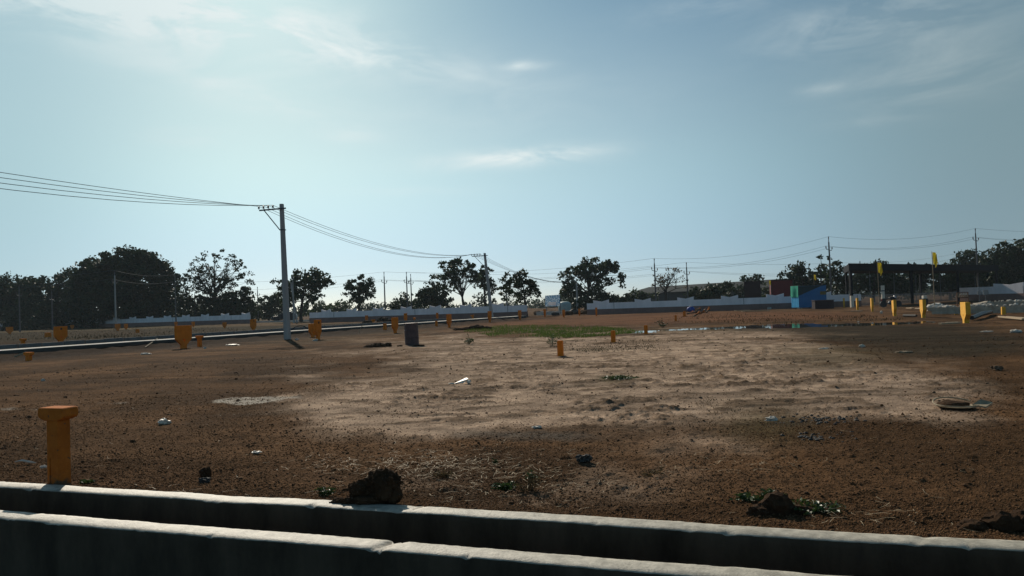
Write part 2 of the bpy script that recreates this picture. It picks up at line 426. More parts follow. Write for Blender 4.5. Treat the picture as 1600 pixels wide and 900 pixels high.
def build_ground():
    a_in = np.linspace(R(-44), R(44), 980)
    a_l = np.linspace(R(-60), R(-44), 40, endpoint=False); a_r = np.linspace(R(44), R(97), 70)[1:]
    th = np.concatenate([a_l, a_in, a_r])
    q = np.linspace(395, 5, 690)                                 # even steps of view angle below the horizon
    rr = HC * F / q
    rr = np.concatenate([rr, np.geomspace(rr[-1], 6000, 70)[1:]])
    rmin = (BACK_V - .03) / np.cos(th - GA)
    T, RR = np.meshgrid(th, rr)
    RR = np.maximum(RR, rmin[None, :] + (RR - RR.min()) * 1e-3)
    x = np.sin(T) * RR; y = np.cos(T) * RR
    mk = soil(x, y)
    z = gz(x, y, mk)
    far = sstep(400, 2500, RR)
    z = z * (1 - far)
    n, m = x.shape
    idx = np.arange(n * m).reshape(n, m)
    f = np.stack([idx[:-1, :-1], idx[:-1, 1:], idx[1:, 1:], idx[1:, :-1]], -1).reshape(-1, 4)
    # colours of the soils; bank paints the shaded berm face as dark colour
    def c(*v): return np.array(v, float)
    brown, dark = c(.114, .064, .033), c(.066, .038, .020)
    t = fbm(x * .5, y * .5, 21, 5)[..., None]
    base = dark + (brown - dark) * sstep(.35, .65, t)
    mott = (fbm(x * 3.1, y * 3.1, 24, 4)[..., None] - .5)
    pl = mk['pale'][..., None]
    palec = c(.375, .278, .205) * (1 + .7 * mott)
    base = base + (palec - base) * pl * .95
    for key, colr, k in (('grey', c(.105, .095, .082), .75), ('olive', c(.066, .056, .029), .75), ('wet', c(.030, .026, .018), .85),
                         ('red', c(.135, .064, .034), .8), ('white', c(.50, .46, .40), .75), ('bank', c(.030, .020, .014), .92)):
        mm = mk[key][..., None] * k
        base = base + (colr - base) * mm
    # darker lumps in the pale soil
    ln = fbm(x * 1.6 + 3, y * 3.4, 8, 4)
    lump = (sstep(.585, .68, ln) * mk['pale'])[..., None]
    base = base + (c(.11, .072, .044) - base) * lump * .6
    n7 = fbm(x * 7, y * 7, 4, 4)
    l2 = (sstep(.55, .66, n7) * mk['pale'] * sstep(.40, .60, fbm(x * .7 + 9, y * .7, 27, 3)))[..., None]
    base = base + (c(.12, .078, .048) - base) * l2 * .55
    uu_ = x * U.x + y * U.y; vv_ = x * V.x + y * V.y - .16 * uu_
    st = fbm(uu_ * .12, vv_ * 1.5, 91, 4); st2 = fbm(uu_ * .35 + 5, vv_ * 4.5, 95, 3)
    base = base * (1 + .75 * (st - .5) + .55 * (st2 - .5))[..., None]
    base = base * (1 - .22 * ruts(x, y))[..., None]
    base = base * (1 - mk['field'][..., None] * c(.64, .66, .74))
    base = base * (1 + .35 * mott)
    m_, nt, b = new_mat('plot_soil')
    N, L = nt.nodes, nt.links
    at_ = N.new('ShaderNodeVertexColor'); at_.layer_name = 'soil'
    tc = N.new('ShaderNodeTexCoord')
    no = N.new('ShaderNodeTexNoise'); no.inputs['Scale'].default_value = 22; no.inputs['Detail'].default_value = 8; no.inputs['Roughness'].default_value = .75
    L.new(tc.outputs['Object'], no.inputs['Vector'])
    rp = N.new('ShaderNodeValToRGB'); e = rp.color_ramp.elements
    e[0].position = .30; e[0].color = (.55, .53, .50, 1); e[1].position = .70; e[1].color = (1.40, 1.38, 1.34, 1)
    L.new(no.outputs['Fac'], rp.inputs['Fac'])
    mx = N.new('ShaderNodeMix'); mx.data_type = 'RGBA'; mx.blend_type = 'MULTIPLY'; mx.inputs['Factor'].default_value = 1
    L.new(at_.outputs['Color'], mx.inputs['A']); L.new(rp.outputs['Color'], mx.inputs['B'])
    L.new(mx.outputs['Result'], b.inputs['Base Color'])
    b.inputs['Roughness'].default_value = 1.0; b.inputs['Specular IOR Level'].default_value = .02
    n2 = N.new('ShaderNodeTexNoise'); n2.inputs['Scale'].default_value = 34; n2.inputs['Detail'].default_value = 9; n2.inputs['Roughness'].default_value = .72
    L.new(tc.outputs['Object'], n2.inputs['Vector'])
    bu = N.new('ShaderNodeBump'); bu.inputs['Strength'].default_value = .9; bu.inputs['Distance'].default_value = .035
    L.new(n2.outputs['Fac'], bu.inputs['Height']); L.new(bu.outputs['Normal'], b.inputs['Normal'])
    o = np_mesh('ground', np.stack([x, y, z], -1).reshape(-1, 3), f, m_)
    ca = o.data.color_attributes.new('soil', 'FLOAT_COLOR', 'POINT')
    rgba = np.concatenate([np.clip(base, .005, .9).reshape(-1, 3), np.ones((n * m, 1))], 1).astype(np.float32)
    ca.data.foreach_set('color', rgba.ravel())
    o.data.polygons.foreach_set('use_smooth', np.ones(len(f), bool))
    return struct(o)
build_ground()

# water of the puddle
wb = MB(); wn = 40
wb.add([(4.0, 32.2, WATER_Z), (20, 31.0, WATER_Z), (20, 38.5, WATER_Z), (4.0, 38.5, WATER_Z)], [(0, 1, 2, 3)])
mw, nt, b = new_mat('puddle_water')
b.inputs['Base Color'].default_value = (.035, .030, .022, 1); b.inputs['Roughness'].default_value = .03; b.inputs['IOR'].default_value = 1.33
b.inputs['Specular IOR Level'].default_value = .6
nw = nt.nodes.new('ShaderNodeTexNoise'); nw.inputs['Scale'].default_value = 3
bw = nt.nodes.new('ShaderNodeBump'); bw.inputs['Strength'].default_value = .02
nt.links.new(nw.outputs['Fac'], bw.inputs['Height']); nt.links.new(bw.outputs['Normal'], b.inputs['Normal'])
struct(wb.build('puddle_water', mw))

# ------------------------------------------------------------------ foreground drain
def drain_wall(v0, v1, name, label, joints, seed):
    us = np.arange(-13, 12, .018)
    n = len(us)
    w = v1 - v0
    zt = WALL_Z + (fbm(us * .8, us * 0, seed, 3) - .5) * .02
    prof = [(0.0, -.55), (0.0, -.30), (0.0, -.05), (0.0, -.006), (.005, 0.0), (.25 * w, .004), (.5 * w, .005), (.75 * w, .003), (w - .010, 0.0), (w, -.012), (w, -.30)]
    P = []
    for k, (pv, pz) in enumerate(prof):
        edge = .5 if k in (3, 4) else (.6 if k in (8, 9) else .2)
        dv = (fbm(us * 6, us * 0 + k * .3, seed + 3, 4) - .5) * .014 * edge + (fbm(us * 30, us * 0 + 5, seed + 4, 3) - .5) * .012 * edge
        dz = (fbm(us * 4, us * 0 + pv * 14, seed + 5, 4) - .5) * .007 + (fbm(us * 30, us * 0 + pv * 30, seed + 7, 2) - .5) * .003
        chip = np.maximum(fbm(us * 9, us * 0 + 9, seed + 6, 3) - .70, 0) * .09 * (1 if k in (3, 4) else 0)
        zz = (zt if k > 1 else WALL_Z) + pz + (dz if k >= 3 else 0) - chip
        vv = v0 + pv + dv + chip * .6
        for ju, jw, jd in joints:
            g = np.exp(-((us - ju - (pv - w / 2) * .5) / jw) ** 2)
            if k >= 3: zz = zz - jd * g * (1.0 if k > 2 else .3)
            if k in (0, 1, 2, 3, 4): vv = vv + .35 * jd * g
        P.append(np.stack([us * U.x + vv * V.x, us * U.y + vv * V.y, zz], -1))
    A = np.stack(P, 0)
    k, n, _ = A.shape
    idx = np.arange(k * n).reshape(k, n)
    f = np.stack([idx[:-1, :-1], idx[:-1, 1:], idx[1:, 1:], idx[1:, :-1]], -1)
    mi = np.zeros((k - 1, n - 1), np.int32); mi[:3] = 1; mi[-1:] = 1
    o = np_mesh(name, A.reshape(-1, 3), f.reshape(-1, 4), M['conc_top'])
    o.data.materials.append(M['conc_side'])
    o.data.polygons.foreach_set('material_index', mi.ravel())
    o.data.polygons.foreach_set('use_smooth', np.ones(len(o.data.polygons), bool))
    tag(o, label, 'drain wall', 'rough concrete walls of the drain')
    return o
def u_of(px, py, z=WALL_Z):
    p = at(px, py, z); return p.x * U.x + p.y * U.y
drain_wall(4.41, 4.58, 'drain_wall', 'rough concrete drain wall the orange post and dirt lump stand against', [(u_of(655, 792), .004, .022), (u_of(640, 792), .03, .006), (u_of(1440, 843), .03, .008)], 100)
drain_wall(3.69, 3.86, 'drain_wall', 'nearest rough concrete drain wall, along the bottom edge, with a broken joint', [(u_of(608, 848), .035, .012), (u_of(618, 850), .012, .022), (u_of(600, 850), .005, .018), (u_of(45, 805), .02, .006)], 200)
bd = MB(); bd.box(uv(-.5, 4.135, -.50), (25, .60, .06), -GA)
o = bd.build('drain_bed', M['drain_bed']); struct(o)
rd = MB(); rd.add([uv(-120, -9, -.50), uv(120, -9, -.50), uv(120, 3.72, -.50), uv(-120, 3.72, -.50)], [(0, 1, 2, 3)])
struct(rd.build('road', M['asphalt']))
gb = MB(); gb.add([uv(-6000, -6000, -.505), uv(6000, -6000, -.505), uv(6000, -8.9, -.505), uv(-6000, -8.9, -.505)], [(0, 1, 2, 3)])
struct(gb.build('ground_beyond_road', M['clod_pale']))

# ------------------------------------------------------------------ far drain, road and kerb on the left
def long_wall(a, b, nrm, off, w, z0, z1, name, m, seed, wav=.02):
    L_ = (b - a).length; n = int(L_ / .4) + 1
    s = np.linspace(0, L_, n)
    d = (b - a).normalized()
    mb = MB()
    rows = []
    for (pw, pz) in ((0, z0), (0, z1 - .01), (.01, z1), (w - .01, z1), (w, z1 - .01), (w, z0)):
        j = (fbm(s * .8, s * 0 + pz * 5, seed, 3) - .5) * wav
        x = a.x + d.x * s + nrm.x * (off + pw + j); y = a.y + d.y * s + nrm.y * (off + pw + j)
        z = pz + (fbm(s * .5, s * 0, seed + 1, 3) - .5) * wav * (1 if pz > z0 else 0)
        rows.append(np.stack([x, y, z], -1))
    A = np.stack(rows); k = len(rows)
    idx = np.arange(k * n).reshape(k, n)
    f = np.stack([idx[:-1, :-1], idx[:-1, 1:], idx[1:, 1:], idx[1:, :-1]], -1).reshape(-1, 4)
    return np_mesh(name, A.reshape(-1, 3), f, m), idx, k, n
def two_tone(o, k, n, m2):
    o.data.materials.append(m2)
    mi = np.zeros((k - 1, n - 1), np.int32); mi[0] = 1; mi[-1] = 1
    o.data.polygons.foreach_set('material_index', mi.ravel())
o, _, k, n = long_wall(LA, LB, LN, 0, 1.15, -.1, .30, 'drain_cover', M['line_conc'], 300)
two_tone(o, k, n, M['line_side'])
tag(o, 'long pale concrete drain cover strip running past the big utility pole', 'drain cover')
r2 = MB()
p0, p1 = LA + LN * 1.1, LB + LN * 1.1
r2.add([(p0.x, p0.y, 0.245), (p1.x, p1.y, 0.245), (p1.x + LN.x * 2.7, p1.y + LN.y * 2.7, 0.245), (p0.x + LN.x * 2.7, p0.y + LN.y * 2.7, 0.245)], [(0, 1, 2, 3)])
struct(r2.build('side_road', M['asphalt']))
kb = MB(); L_ = (LB - LA).length; s = 0; i = 0
while s < L_ - 10:
    c = LA + LD * (s + .55) + LN * (3.8 + random.uniform(-.03, .03)); ang = math.atan2(LD.y, LD.x)
    kb.box((c.x, c.y, .25 + random.uniform(-.015, .015)), (1.02, .15, .34), ang); s += 1.1
o = kb.build('kerb', M['kerb']); tag(o, 'row of grey kerb blocks on the far side of the left side road', 'kerb')

# ------------------------------------------------------------------ marker stones
BOARD_HALF = [(0, 0), (.13, 0), (.14, .20), (.42, .46), (.42, 1.05), (0, 1.05), (0, .45), (.055, .45), (0, .33)]
def board_mesh(hw, h, th, tilt):
    kx = hw / .42; kz = h / 1.05
    mb = MB()
    for sg in (1, -1):
        poly = [(x * sg * kx, z * kz) for x, z in BOARD_HALF]
        mb.prism(poly, th, tilt, skip=(8,) if False else ())
    return mb
def local_build(mb, name, m, bevel=0.0):
    return mb.build(name, m, bevel=bevel)
# board facing U: its width runs along V
def plot_board(px, py, wpx_m, h, label, m='board', mark=False, lean=0.0, th=.11, yaw=0.0, group='plot marker boards', name='plot_board'):
    g = gat(px, py)
    z = g.z - .03
    rot = Matrix.Rotation(GA * 0 + yaw, 3, 'Z') @ Matrix((V, -U, Vector((0, 0, 1)))).transposed() @ Matrix.Rotation(lean, 3, 'Y')
    mb = MB(); hw = wpx_m / 2; kx = hw / .42; kz = h / 1.05
    for sg in (1, -1):
        poly = [(x * sg * kx, z_ * kz) for x, z_ in BOARD_HALF]
        mb.prism(poly, th, rot, skip=(5, 8))
    # drop the seam faces left between the two halves
    o = mb.build(name, M[m], bevel=0.0)
    bm = bmesh.new(); bm.from_mesh(o.data)
    bmesh.ops.remove_doubles(bm, verts=bm.verts, dist=.0005); bmesh.ops.recalc_face_normals(bm, faces=bm.faces)
    bm.to_mesh(o.data); bm.free()
    o.location = (g.x, g.y, z)
    tag(o, label, 'marker board', group)
    if mark:
        p = MB(); p.lathe([(.06, -.004), (.06, .004)], rot @ Vector((0, -th / 2 - .003, h * .86)), 10, rot @ Matrix.Rotation(R(90), 3, 'X'))
        q = p.build('number_mark', M['mark']); q.parent = o
    return o

def t_post(p, h, label, m='board', z=None, lean=0.0, yaw=0.0, head=.36, st=.15, near=False, group='small T-shaped marker posts', name='marker_post'):
    rot = Matrix.Rotation(yaw, 3, 'Z') @ GRID @ Matrix.Rotation(lean, 3, 'Y')
    loc = Vector((p.x, p.y, (gzp(p.x, p.y) - .04) if z is None else z))
    hh = .108
    if near:
        root = empty(name, loc)
        sh = MB(); sh.box(rot @ Vector((0, 0, (h - hh) / 2 - .05)), (st, st, h - hh + .1), mtx=rot)
        sh.box(rot @ Vector((-st / 2 + .035, -st / 2 - .003, .12)), (.012, .012, .30), mtx=rot)
        a = sh.build('shaft', M[m], bevel=.008); a.parent = root
        cp = MB(); a_ = st / 2 + .012; b_ = head / 2
        poly = [(-a_, 0), (a_, 0), (b_ - .02, .018), (b_, .035), (b_, hh - .012), (b_ - .015, hh), (-b_ + .015, hh), (-b_, hh - .012), (-b_, .035), (-b_ + .02, .018)]
        mt = Matrix.Translation(rot @ Vector((0, 0, h - hh))) @ rot.to_4x4()
        cp.prism(poly, st + .03, mt)
        c = cp.build('cap', M[m], bevel=.013); c.parent = root
        tag(root, label, 'marker post', group); return root
    mb = MB(); a_ = st / 2; b_ = head / 2
    mb.prism([(-a_, 0), (a_, 0), (a_, h - hh - .03), (b_, h - hh + .02), (b_, h), (-b_, h), (-b_, h - hh + .02), (-a_, h - hh - .03)], st, rot)
    o = mb.build(name, M[m]); o.location = loc
    tag(o, label, 'marker post', group); return o

def stub(px, py, h, w, label, m='board', lean=0.0, name='marker_stub', yaw=0.0):
    g = gat(px, py)
    rot = Matrix.Rotation(yaw, 3, 'Z') @ GRID @ Matrix.Rotation(lean, 3, 'Y')
    mb = MB()
    a = w / 2; b = w / 2 * .94
    vs = [rot @ Vector(p) for p in ((-a, -a, 0), (a, -a, 0), (a, a, 0), (-a, a, 0), (-b, -b, h - .012), (b, -b, h - .012), (b, b, h - .012), (-b, b, h - .012),
                                  (-b + .012, -b + .012, h), (b - .012, -b + .012, h), (b - .012, b - .012, h), (-b + .012, b - .012, h))]
    mb.add(vs, [(0, 3, 2, 1), (0, 1, 5, 4), (1, 2, 6, 5), (2, 3, 7, 6), (3, 0, 4, 7), (4, 5, 9, 8), (5, 6, 10, 9), (6, 7, 11, 10), (7, 4, 8, 11), (8, 9, 10, 11)])
    o = mb.build(name, M[m]); o.location = (g.x, g.y, gzp(g.x, g.y) - .04)
    tag(o, label, 'marker stub', 'plain square marker stubs'); return o

# near T post against the drain wall
d0 = ray(93, 756); pz = WALL_Z - .02
tt = (4.58 + .085) / (d0.x * V.x + d0.y * V.y)
pp = Vector((d0.x * tt, d0.y * tt, 0))
hpx = (756 - 637) / F * pp.y
t_post(pp, .685, 'large orange T-shaped marker post standing against the drain wall in the foreground', z=.0, near=True, m='orange', head=.285, st=.122)

PB = plot_board
PB(95, 537, .80, 1.02, 'marked orange plot board at far left between the side road and boundary wall', mark=True)
PB(287, 545, .95, 1.10, 'biggest orange plot board, left of the small T post and near the pale drain strip')
PB(497, 531, .50, 1.08, 'tall narrow orange plot board right of the big utility pole', mark=True, th=.14)
g_ = PB(489, 527, .72, .82, 'low wide orange plot board tucked behind the tall narrow one near the big utility pole')
PB(396, 518, .62, .98, 'marked orange plot board just left of the big utility pole, across the side road', mark=True)
PB(351, 513, .58, .72, 'small orange board before the wall, midway between biggest board and utility pole')
PB(302, 511, .58, .80, 'orange plot board peeping over the top right corner of the biggest board')
PB(184, 517, .78, .92, 'left of the paired orange boards below the thin pole in front of the dome tree')
PB(197, 515, .60, .85, 'right of the paired orange boards below the thin pole in front of the dome tree')
PB(113, 514, .70, .74, 'small orange board right behind the marked board at far left')
PB(15, 522, .95, .98, 'leftmost orange plot board, faint by the left edge of the picture')
PB(50, 513, .70, .72, 'faint distant orange board near the left end of the boundary wall')
PB(275, 510, .60, .78, 'distant orange plot board peeping over the top left corner of the biggest board')
PB(573, 504, .52, .92, 'marked orange plot board near the boundary wall, left of the rusty drum', mark=True)
PB(617.5, 521, .70, 1.02, 'orange plot board just left of and behind the rusty drum')
PB(634, 505, .50, .95, 'marked orange plot board showing above the rusty drum', mark=True)
PB(683.5, 501, .46, .95, 'narrow marked orange board near boundary wall, right of the rusty drum', mark=True)
PB(702, 512, .70, 1.02, 'orange plot board right of the rusty drum where the pale drain strip passes')
PB(752.5, 496, .48, .85, 'small orange board before the boundary wall, left of the leaning pole')
PB(765.5, 504, .72, 1.05, 'orange plot board hiding the foot of the leaning utility pole')
PB(812.5, 500, .78, .98, 'orange plot board at the right end of the middle boundary wall')
PB(851.5, 496, .62, .95, 'orange plot board in the wall gap below the blue billboard')
PB(881, 496, .80, .85, 'orange plot board in the wall gap below the pale teal tank')
PB(905.5, 493.5, .60, .85, 'orange plot board in the wall gap at the foot of the grey pole')
PB(932, 494, .55, .95, 'orange plot board at the left end of the right boundary wall')
PB(1319, 481, .45, 1.05, 'yellow marker board beside the white footed canopy column', m='yellow', th=.13)
PB(1340, 484.5, .55, 1.08, 'second yellow marker board from the canopy corner column', m='yellow', th=.15)
PB(1363, 487, .55, 1.08, 'third yellow marker board, just left of the white gate post', m='yellow', th=.15)
PB(1398, 494, .72, 1.0, 'leaning yellow marker board in front of the motorcycle', m='yellow', th=.16, lean=R(5))
PB(1443, 496.5, .80, 1.02, 'yellow marker board left of the white rubble heap', m='yellow', th=.17, lean=R(2))
PB(1509.5, 505, .86, .94, 'nearest and largest yellow marker board at the right', m='yellow', th=.19)

t_post(gat(312, 542), .58, 'small orange T post immediately right of the biggest plot board')
t_post(gat(36, 541), .45, 'low orange T post beyond the pale drain strip at far left')
t_post(gat(45, 558), .36, 'low orange T post before the pale drain strip at far left, planks beside it')
stub(215, 520, .42, .26, 'orange stub beside the leaning stick on the far side of the left road')
stub(75, 527, .48, .40, 'faint orange stub left of the marked board at far left')
stub(682, 510, .48, .16, 'thin orange stub on the pale drain strip right of the rusty drum')
t_post(gat(740, 502), .55, 'tilted orange T post left of the leaning pole', lean=R(-14))
stub(601.5, 516, .52, .20, 'thin orange stub left of the board beside the rusty drum')
t_post(gat(583.5, 507), .50, 'orange T post behind the side road, left of the rusty drum')
t_post(gat(647, 501), .42, 'tiny pale orange T post near the boundary wall above the rusty drum', lean=R(10))
stub(171+40, 0+516, .3, .3, 'low orange stub half lost in grass below the dome tree') if False else None
stub(876, 557, .48, .145, 'nearest orange square stub standing in the pale sand')
stub(958.5, 535.5, .46, .145, 'middle orange square stub, at the end of the grass strip')
stub(1009.5, 522.5, .44, .145, 'farthest of the three orange stubs in the sand, beside the puddle')
stub(1056, 502, .46, .13, 'thin orange stub left of the heap of orange stubs')
stub(1069.5, 494.5, .50, .22, 'upright orange stub at the left end of the stub heap')
stub(1494, 491.5, .47, .17, 'ochre stub before the cement block wall, left of the largest yellow board', m='yellow')
stub(1568, 491.5, .47, .19, 'ochre stub before the cement block wall, under the black hose', m='yellow')
# heap of unplaced stubs
rnd = random.Random(5)
spots = [(1078, 491), (1084, 492.5), (1090, 489), (1096, 491), (1101, 488), (1106, 491.5), (1088, 494)]
adj = ['leftmost', 'second', 'third', 'fourth', 'fifth', 'rightmost', 'frontmost']
for k, (a, b_) in enumerate(spots):
    g = at(a, b_); mb = MB()
    rot = Matrix.Rotation(rnd.uniform(-1, 1), 3, 'Z') @ Matrix.Rotation(rnd.uniform(.9, 1.5), 3, 'Y')
    mb.box(rot @ Vector((0, 0, .0)), (.13, .13, .62), mtx=rot)
    mb.box(rot @ Vector((0, 0, .34)), (.26, .14, .10), mtx=rot)
    o = mb.build('fallen_marker', M['rust'] if k % 3 == 1 else M['orange']); o.location = (g.x, g.y, .12 + .12 * (k % 3))
    tag(o, f'fallen orange marker, {adj[k]} in the heap beside the blue sack', 'marker stub', 'fallen orange markers in a heap')
g = at(1079.5, 488); mb = MB(); mb.lump((0, 0, .32), .42, .25, 3, 8, (1.0, .8, .75))
o = mb.build('tied_sack', M['sack_blue'], smooth=True); o.location = (g.x, g.y, 0)
k_ = MB(); k_.lump((0, 0, .66), .12, .3, 2, 9, (1.2, 1, .7)); q = k_.build('sack_neck', M['plastic_white'], smooth=True); q.parent = o
tag(o, 'blue sack resting on the heap of orange markers', 'sack')

# ------------------------------------------------------------------ drum
g = at(644, 538.5)
D = empty('oil_drum', (g.x, g.y, gzp(g.x, g.y)))
pr = [(.272, 0), (.285, .004), (.285, .03), (.275, .04), (.275, .285), (.287, .298), (.287, .312), (.275, .325), (.275, .575), (.287, .588), (.287, .602), (.275, .615), (.275, .845), (.285, .855), (.285, .88), (.270, .882)]
a = MB().lathe(pr, (0, 0, 0), 28).build('drum_shell', M['drum'], smooth=False); a.parent = D
a = MB().lathe([(.262, .8835), (.262, .888), (.2, .889)], (0, 0, 0), 28).build('drum_lid', M['drum']); a.parent = D
a = MB().lathe([(.035, .8895), (.035, .905), (.02, .907)], (.17, .02, 0), 10).build('bung', M['steel']); a.parent = D
D.rotation_euler = (0, R(-1.5), .4)
tag(D, 'rusty dark steel oil drum standing upright on the sand', 'drum')

# ------------------------------------------------------------------ utility poles with side arms
def arm_pole(px, basey, Y, h, lean_px, w, label, name='utility_pole'):
    """square tapered concrete pole with a one-sided cross arm towards -U"""
    p = dep(px, basey, Y); loc = Vector((p.x, p.y, -.15))
    root = empty(name, loc)
    top = Vector((lean_px, 0, h))
    def axis(t): return Vector((lean_px * t, 0, h * t))
    rot = Matrix.Rotation(-GA, 3, 'Z')
    mb = MB()
    a, b = w / 2, w / 2 * .62
    vs = [rot @ Vector((sx * a, sy * a, 0)) for sx, sy in ((-1, -1), (1, -1), (1, 1), (-1, 1))]
    vs += [rot @ Vector((sx * b, sy * b, 0)) + top for sx, sy in ((-1, -1), (1, -1), (1, 1), (-1, 1))]
    mb.add(vs, [(3, 2, 1, 0), (4, 5, 6, 7), (0, 1, 5, 4), (1, 2, 6, 5), (2, 3, 7, 6), (3, 0, 4, 7)])
    o = mb.build('shaft', M['pole'], bevel=.02); o.parent = root
    za = h - .28; c = axis(za / h); armL = 1.48
    ad = -U
    mb = MB(); mid = c + ad * (armL / 2 - .22) - V * (b + .04)
    mb.box(mid, (armL + .25, .06, .075), -GA); o = mb.build('cross_arm', M['steel']); o.parent = root
    cb = axis((h - 1.45) / h)
    mb = MB(); mb.tube([cb - V * (b + .04) + ad * .1, c + ad * (armL * .72) - V * (b + .04) - Vector((0, 0, .03))], .028, 6)
    o = mb.build('brace', M['steel']); o.parent = root
    mb = MB(); mb.box(cb, (w * .88, w * .88, .06), -GA); o = mb.build('clamp', M['steel']); o.parent = root
    tips = []
    for k in range(4):
        q = c + ad * (armL - .06 - k * .31) - V * (b + .04) + Vector((0, 0, .04))
        mb = MB(); mb.lathe([(.012, 0), (.012, .05), (.05, .055), (.055, .11), (.035, .13), (.05, .14), (.04, .19), (.015, .20)], q, 10)
        o = mb.build('insulator', M['ceramic']); o.parent = root
        tips.append(root.location + q + Vector((0, 0, .19)))
    tag(root, label, 'utility pole', 'side arm poles along the left road')
    return tips
P0 = (-26.5, 6.5)
tips1 = arm_pole(449, 523, 40.8, 7.66, -.12, .29, 'tall upright concrete utility pole with side arm, beside the pale drain strip on the left')
tips2 = arm_pole(769, 497, 76.0, 7.1, -.55, .32, 'leaning concrete utility pole with side arm behind the middle boundary wall end')
def simple_pole(px, top, Y, label, w=.24, m='pole_dark', lean=.0, name='utility_pole', brk=True, cap=True):
    b = dep(px, hor(px), Y); t = dep(px, top, Y)
    h = t.z + .15
    root = empty(name, (b.x, b.y, -.15))
    lx = -R(0.2) * h + lean
    mb = MB(); mb.tube([(0, 0, 0), (lx, 0, h - .6 if cap else h)], [w / 2, w / 2 * .6], 8); o = mb.build('shaft', M[m]); o.parent = root
    tips = []
    if brk:
        mb = MB(); mb.tube([(lx, 0, h - .75), (lx * 1.0, 0, h - .1)], .05, 6)
        o = mb.build('top_pin', M['steel']); o.parent = root
        mb = MB(); mb.tube([(lx - .40, 0, h - 1.35), (lx - .36, 0, h - 1.55), (lx + .30, 0, h - 1.75), (lx + .40, 0, h - 1.50)], .045, 6)
        o = mb.build('bracket', M['steel']); o.parent = root
        for q in ((lx, 0, h - .12), (lx - .40, 0, h - 1.36), (lx + .40, 0, h - 1.52)):
            mb = MB(); mb.lathe([(.02, -.02), (.075, .0), (.08, .1), (.05, .14), (.07, .16), (.03, .26)], q, 8); o = mb.build('insulator', M['ceramic']); o.parent = root
            tips.append(root.location + Vector(q) + Vector((0, 0, .25)))
    tag(root, label, 'utility pole', 'thin poles beyond the boundary wall')
    return tips
tp3 = simple_pole(902, 436, 120, 'plain grey pole before the broad umbrella tree, in the wall gap', .36, 'pole', brk=True)
SP = {}
for key, px, top, Y, lab in (
    ('a', 31, 446, 118, 'leftmost thin pole, faint against the dark tree mass'),
    ('b', 82, 453, 125, 'second thin pole from the left, short against the dark trees'),
    ('c', 181, 424, 108, 'thin grey pole in front of the dome tree'),
    ('d', 275, 430, 125, 'faint pole between the dome tree and the sparse tree'),
    ('e', 403.5, 449, 150, 'thin dark pole in the gap between the sparse tree and big utility pole'),
    ('f', 459, 433, 110, 'grey pole just right of the big utility pole'),
    ('g', 602, 426, 118, 'lone dark pole between the small round tree and the low bushes'),
    ('h', 637, 426, 118, 'left one of the two close poles above the low bush'),
    ('i', 643.5, 429, 130, 'right one of the two close poles above the low bush'),
    ('j', 792, 432, 100, 'slim pale pole in front of the tree beside the leaning pole'),
    ('k', 1025, 405, 104, 'dark topped pole left of the bare brown tree'),
    ('l', 1075, 411, 108, 'dark pole right of the bare brown tree'),
    ('m', 1299, 371, 98, 'tall pole beside the blue cabin and the canopy'),
    ('n', 1529, 358, 108, 'tall pole rising behind the dark canopy at the right')):
    SP[key] = simple_pole(px, top, Y, lab, .30 if key in 'cfm' else .27, 'pole' if key in 'cfj' else 'pole_dark')
g = dep(464, 500, 108); mb = MB(); mb.tube([(0, 0, 0), (-.75, 0, 6.0)], .10, 6)
o = mb.build('strut_pole', M['pole']); o.location = (g.x, g.y, 0); tag(o, 'slanting strut pole propping the grey pole right of the big utility pole', 'strut pole')

# ------------------------------------------------------------------ wires
def wire(pts, sag, r, label, group, name='overhead_wire', n=18):
    mb = MB(); path = []
    for (a, b), s in zip(zip(pts[:-1], pts[1:]), sag):
        for k in range(n + (b is pts[-1])):
            t = k / n
            p = a.lerp(b, t); p.z -= 4 * s * t * (1 - t)
            path.append(p)
    mb.tube(path, r, 4)
    o = mb.build(name, M['wire']); tag(o, label, 'wire', group)
P0tips = [Vector((P0[0], P0[1], 8.1)) + (-U) * (1.64 - k * .36) for k in range(4)]
P3t = dep(902, 441, 120)
nm = ['outermost', 'second', 'third', 'innermost']
for k in range(4):
    wire([P0tips[k], tips1[k], tips2[k], P3t + U * (.2 * k - .3) + Vector((0, 0, .12 * k))], [.55 + .28 * k, 1.35 + .1 * (k % 2) - .12 * k, 1.0 + .1 * k], .012,
         f'{nm[k]} of the four sagging wires carried by the side arm poles', 'wires on the side arm pole row')
left_end = dep(-150, 415, 98); right_end = dep(1800, 352, 115)
hi = ['top', 'left arm', 'right arm']
for k in range(3):
    L0 = dep(560, 437 + 14 * k, 118)
    wire([dep(300, 442 + 12 * k, 130), SP['g'][k], SP['k'][k], SP['m'][k], SP['n'][k], right_end + Vector((0, 0, -1.2 * (k > 0) - .3 * k))], [.5, .9, 1.0, .9, .8], .012,
         f'long wire from the {hi[k]} insulators of the thin poles beyond the wall', 'wires on the thin pole row')
for k in range(3):
    wire([SP['h'][k], SP['l'][k], SP['l'][k] + Vector((24, 2, -.8 - .3 * k)), dep(1500, 395 + 6 * k, 130)], [1.0, .3, .6], .011,
         f'lower wire strung from the {hi[k]} insulator of the pole right of the bare tree', 'lower wires beyond the boundary wall')
for k in range(2):
    wire([dep(-120, 440 + 16 * k, 112), SP['c'][k], SP['d'][k]], [.4, .5], .022,
         f'{"upper" if k == 0 else "lower"} wire crossing in front of the dome tree', 'wires in front of the dome tree')

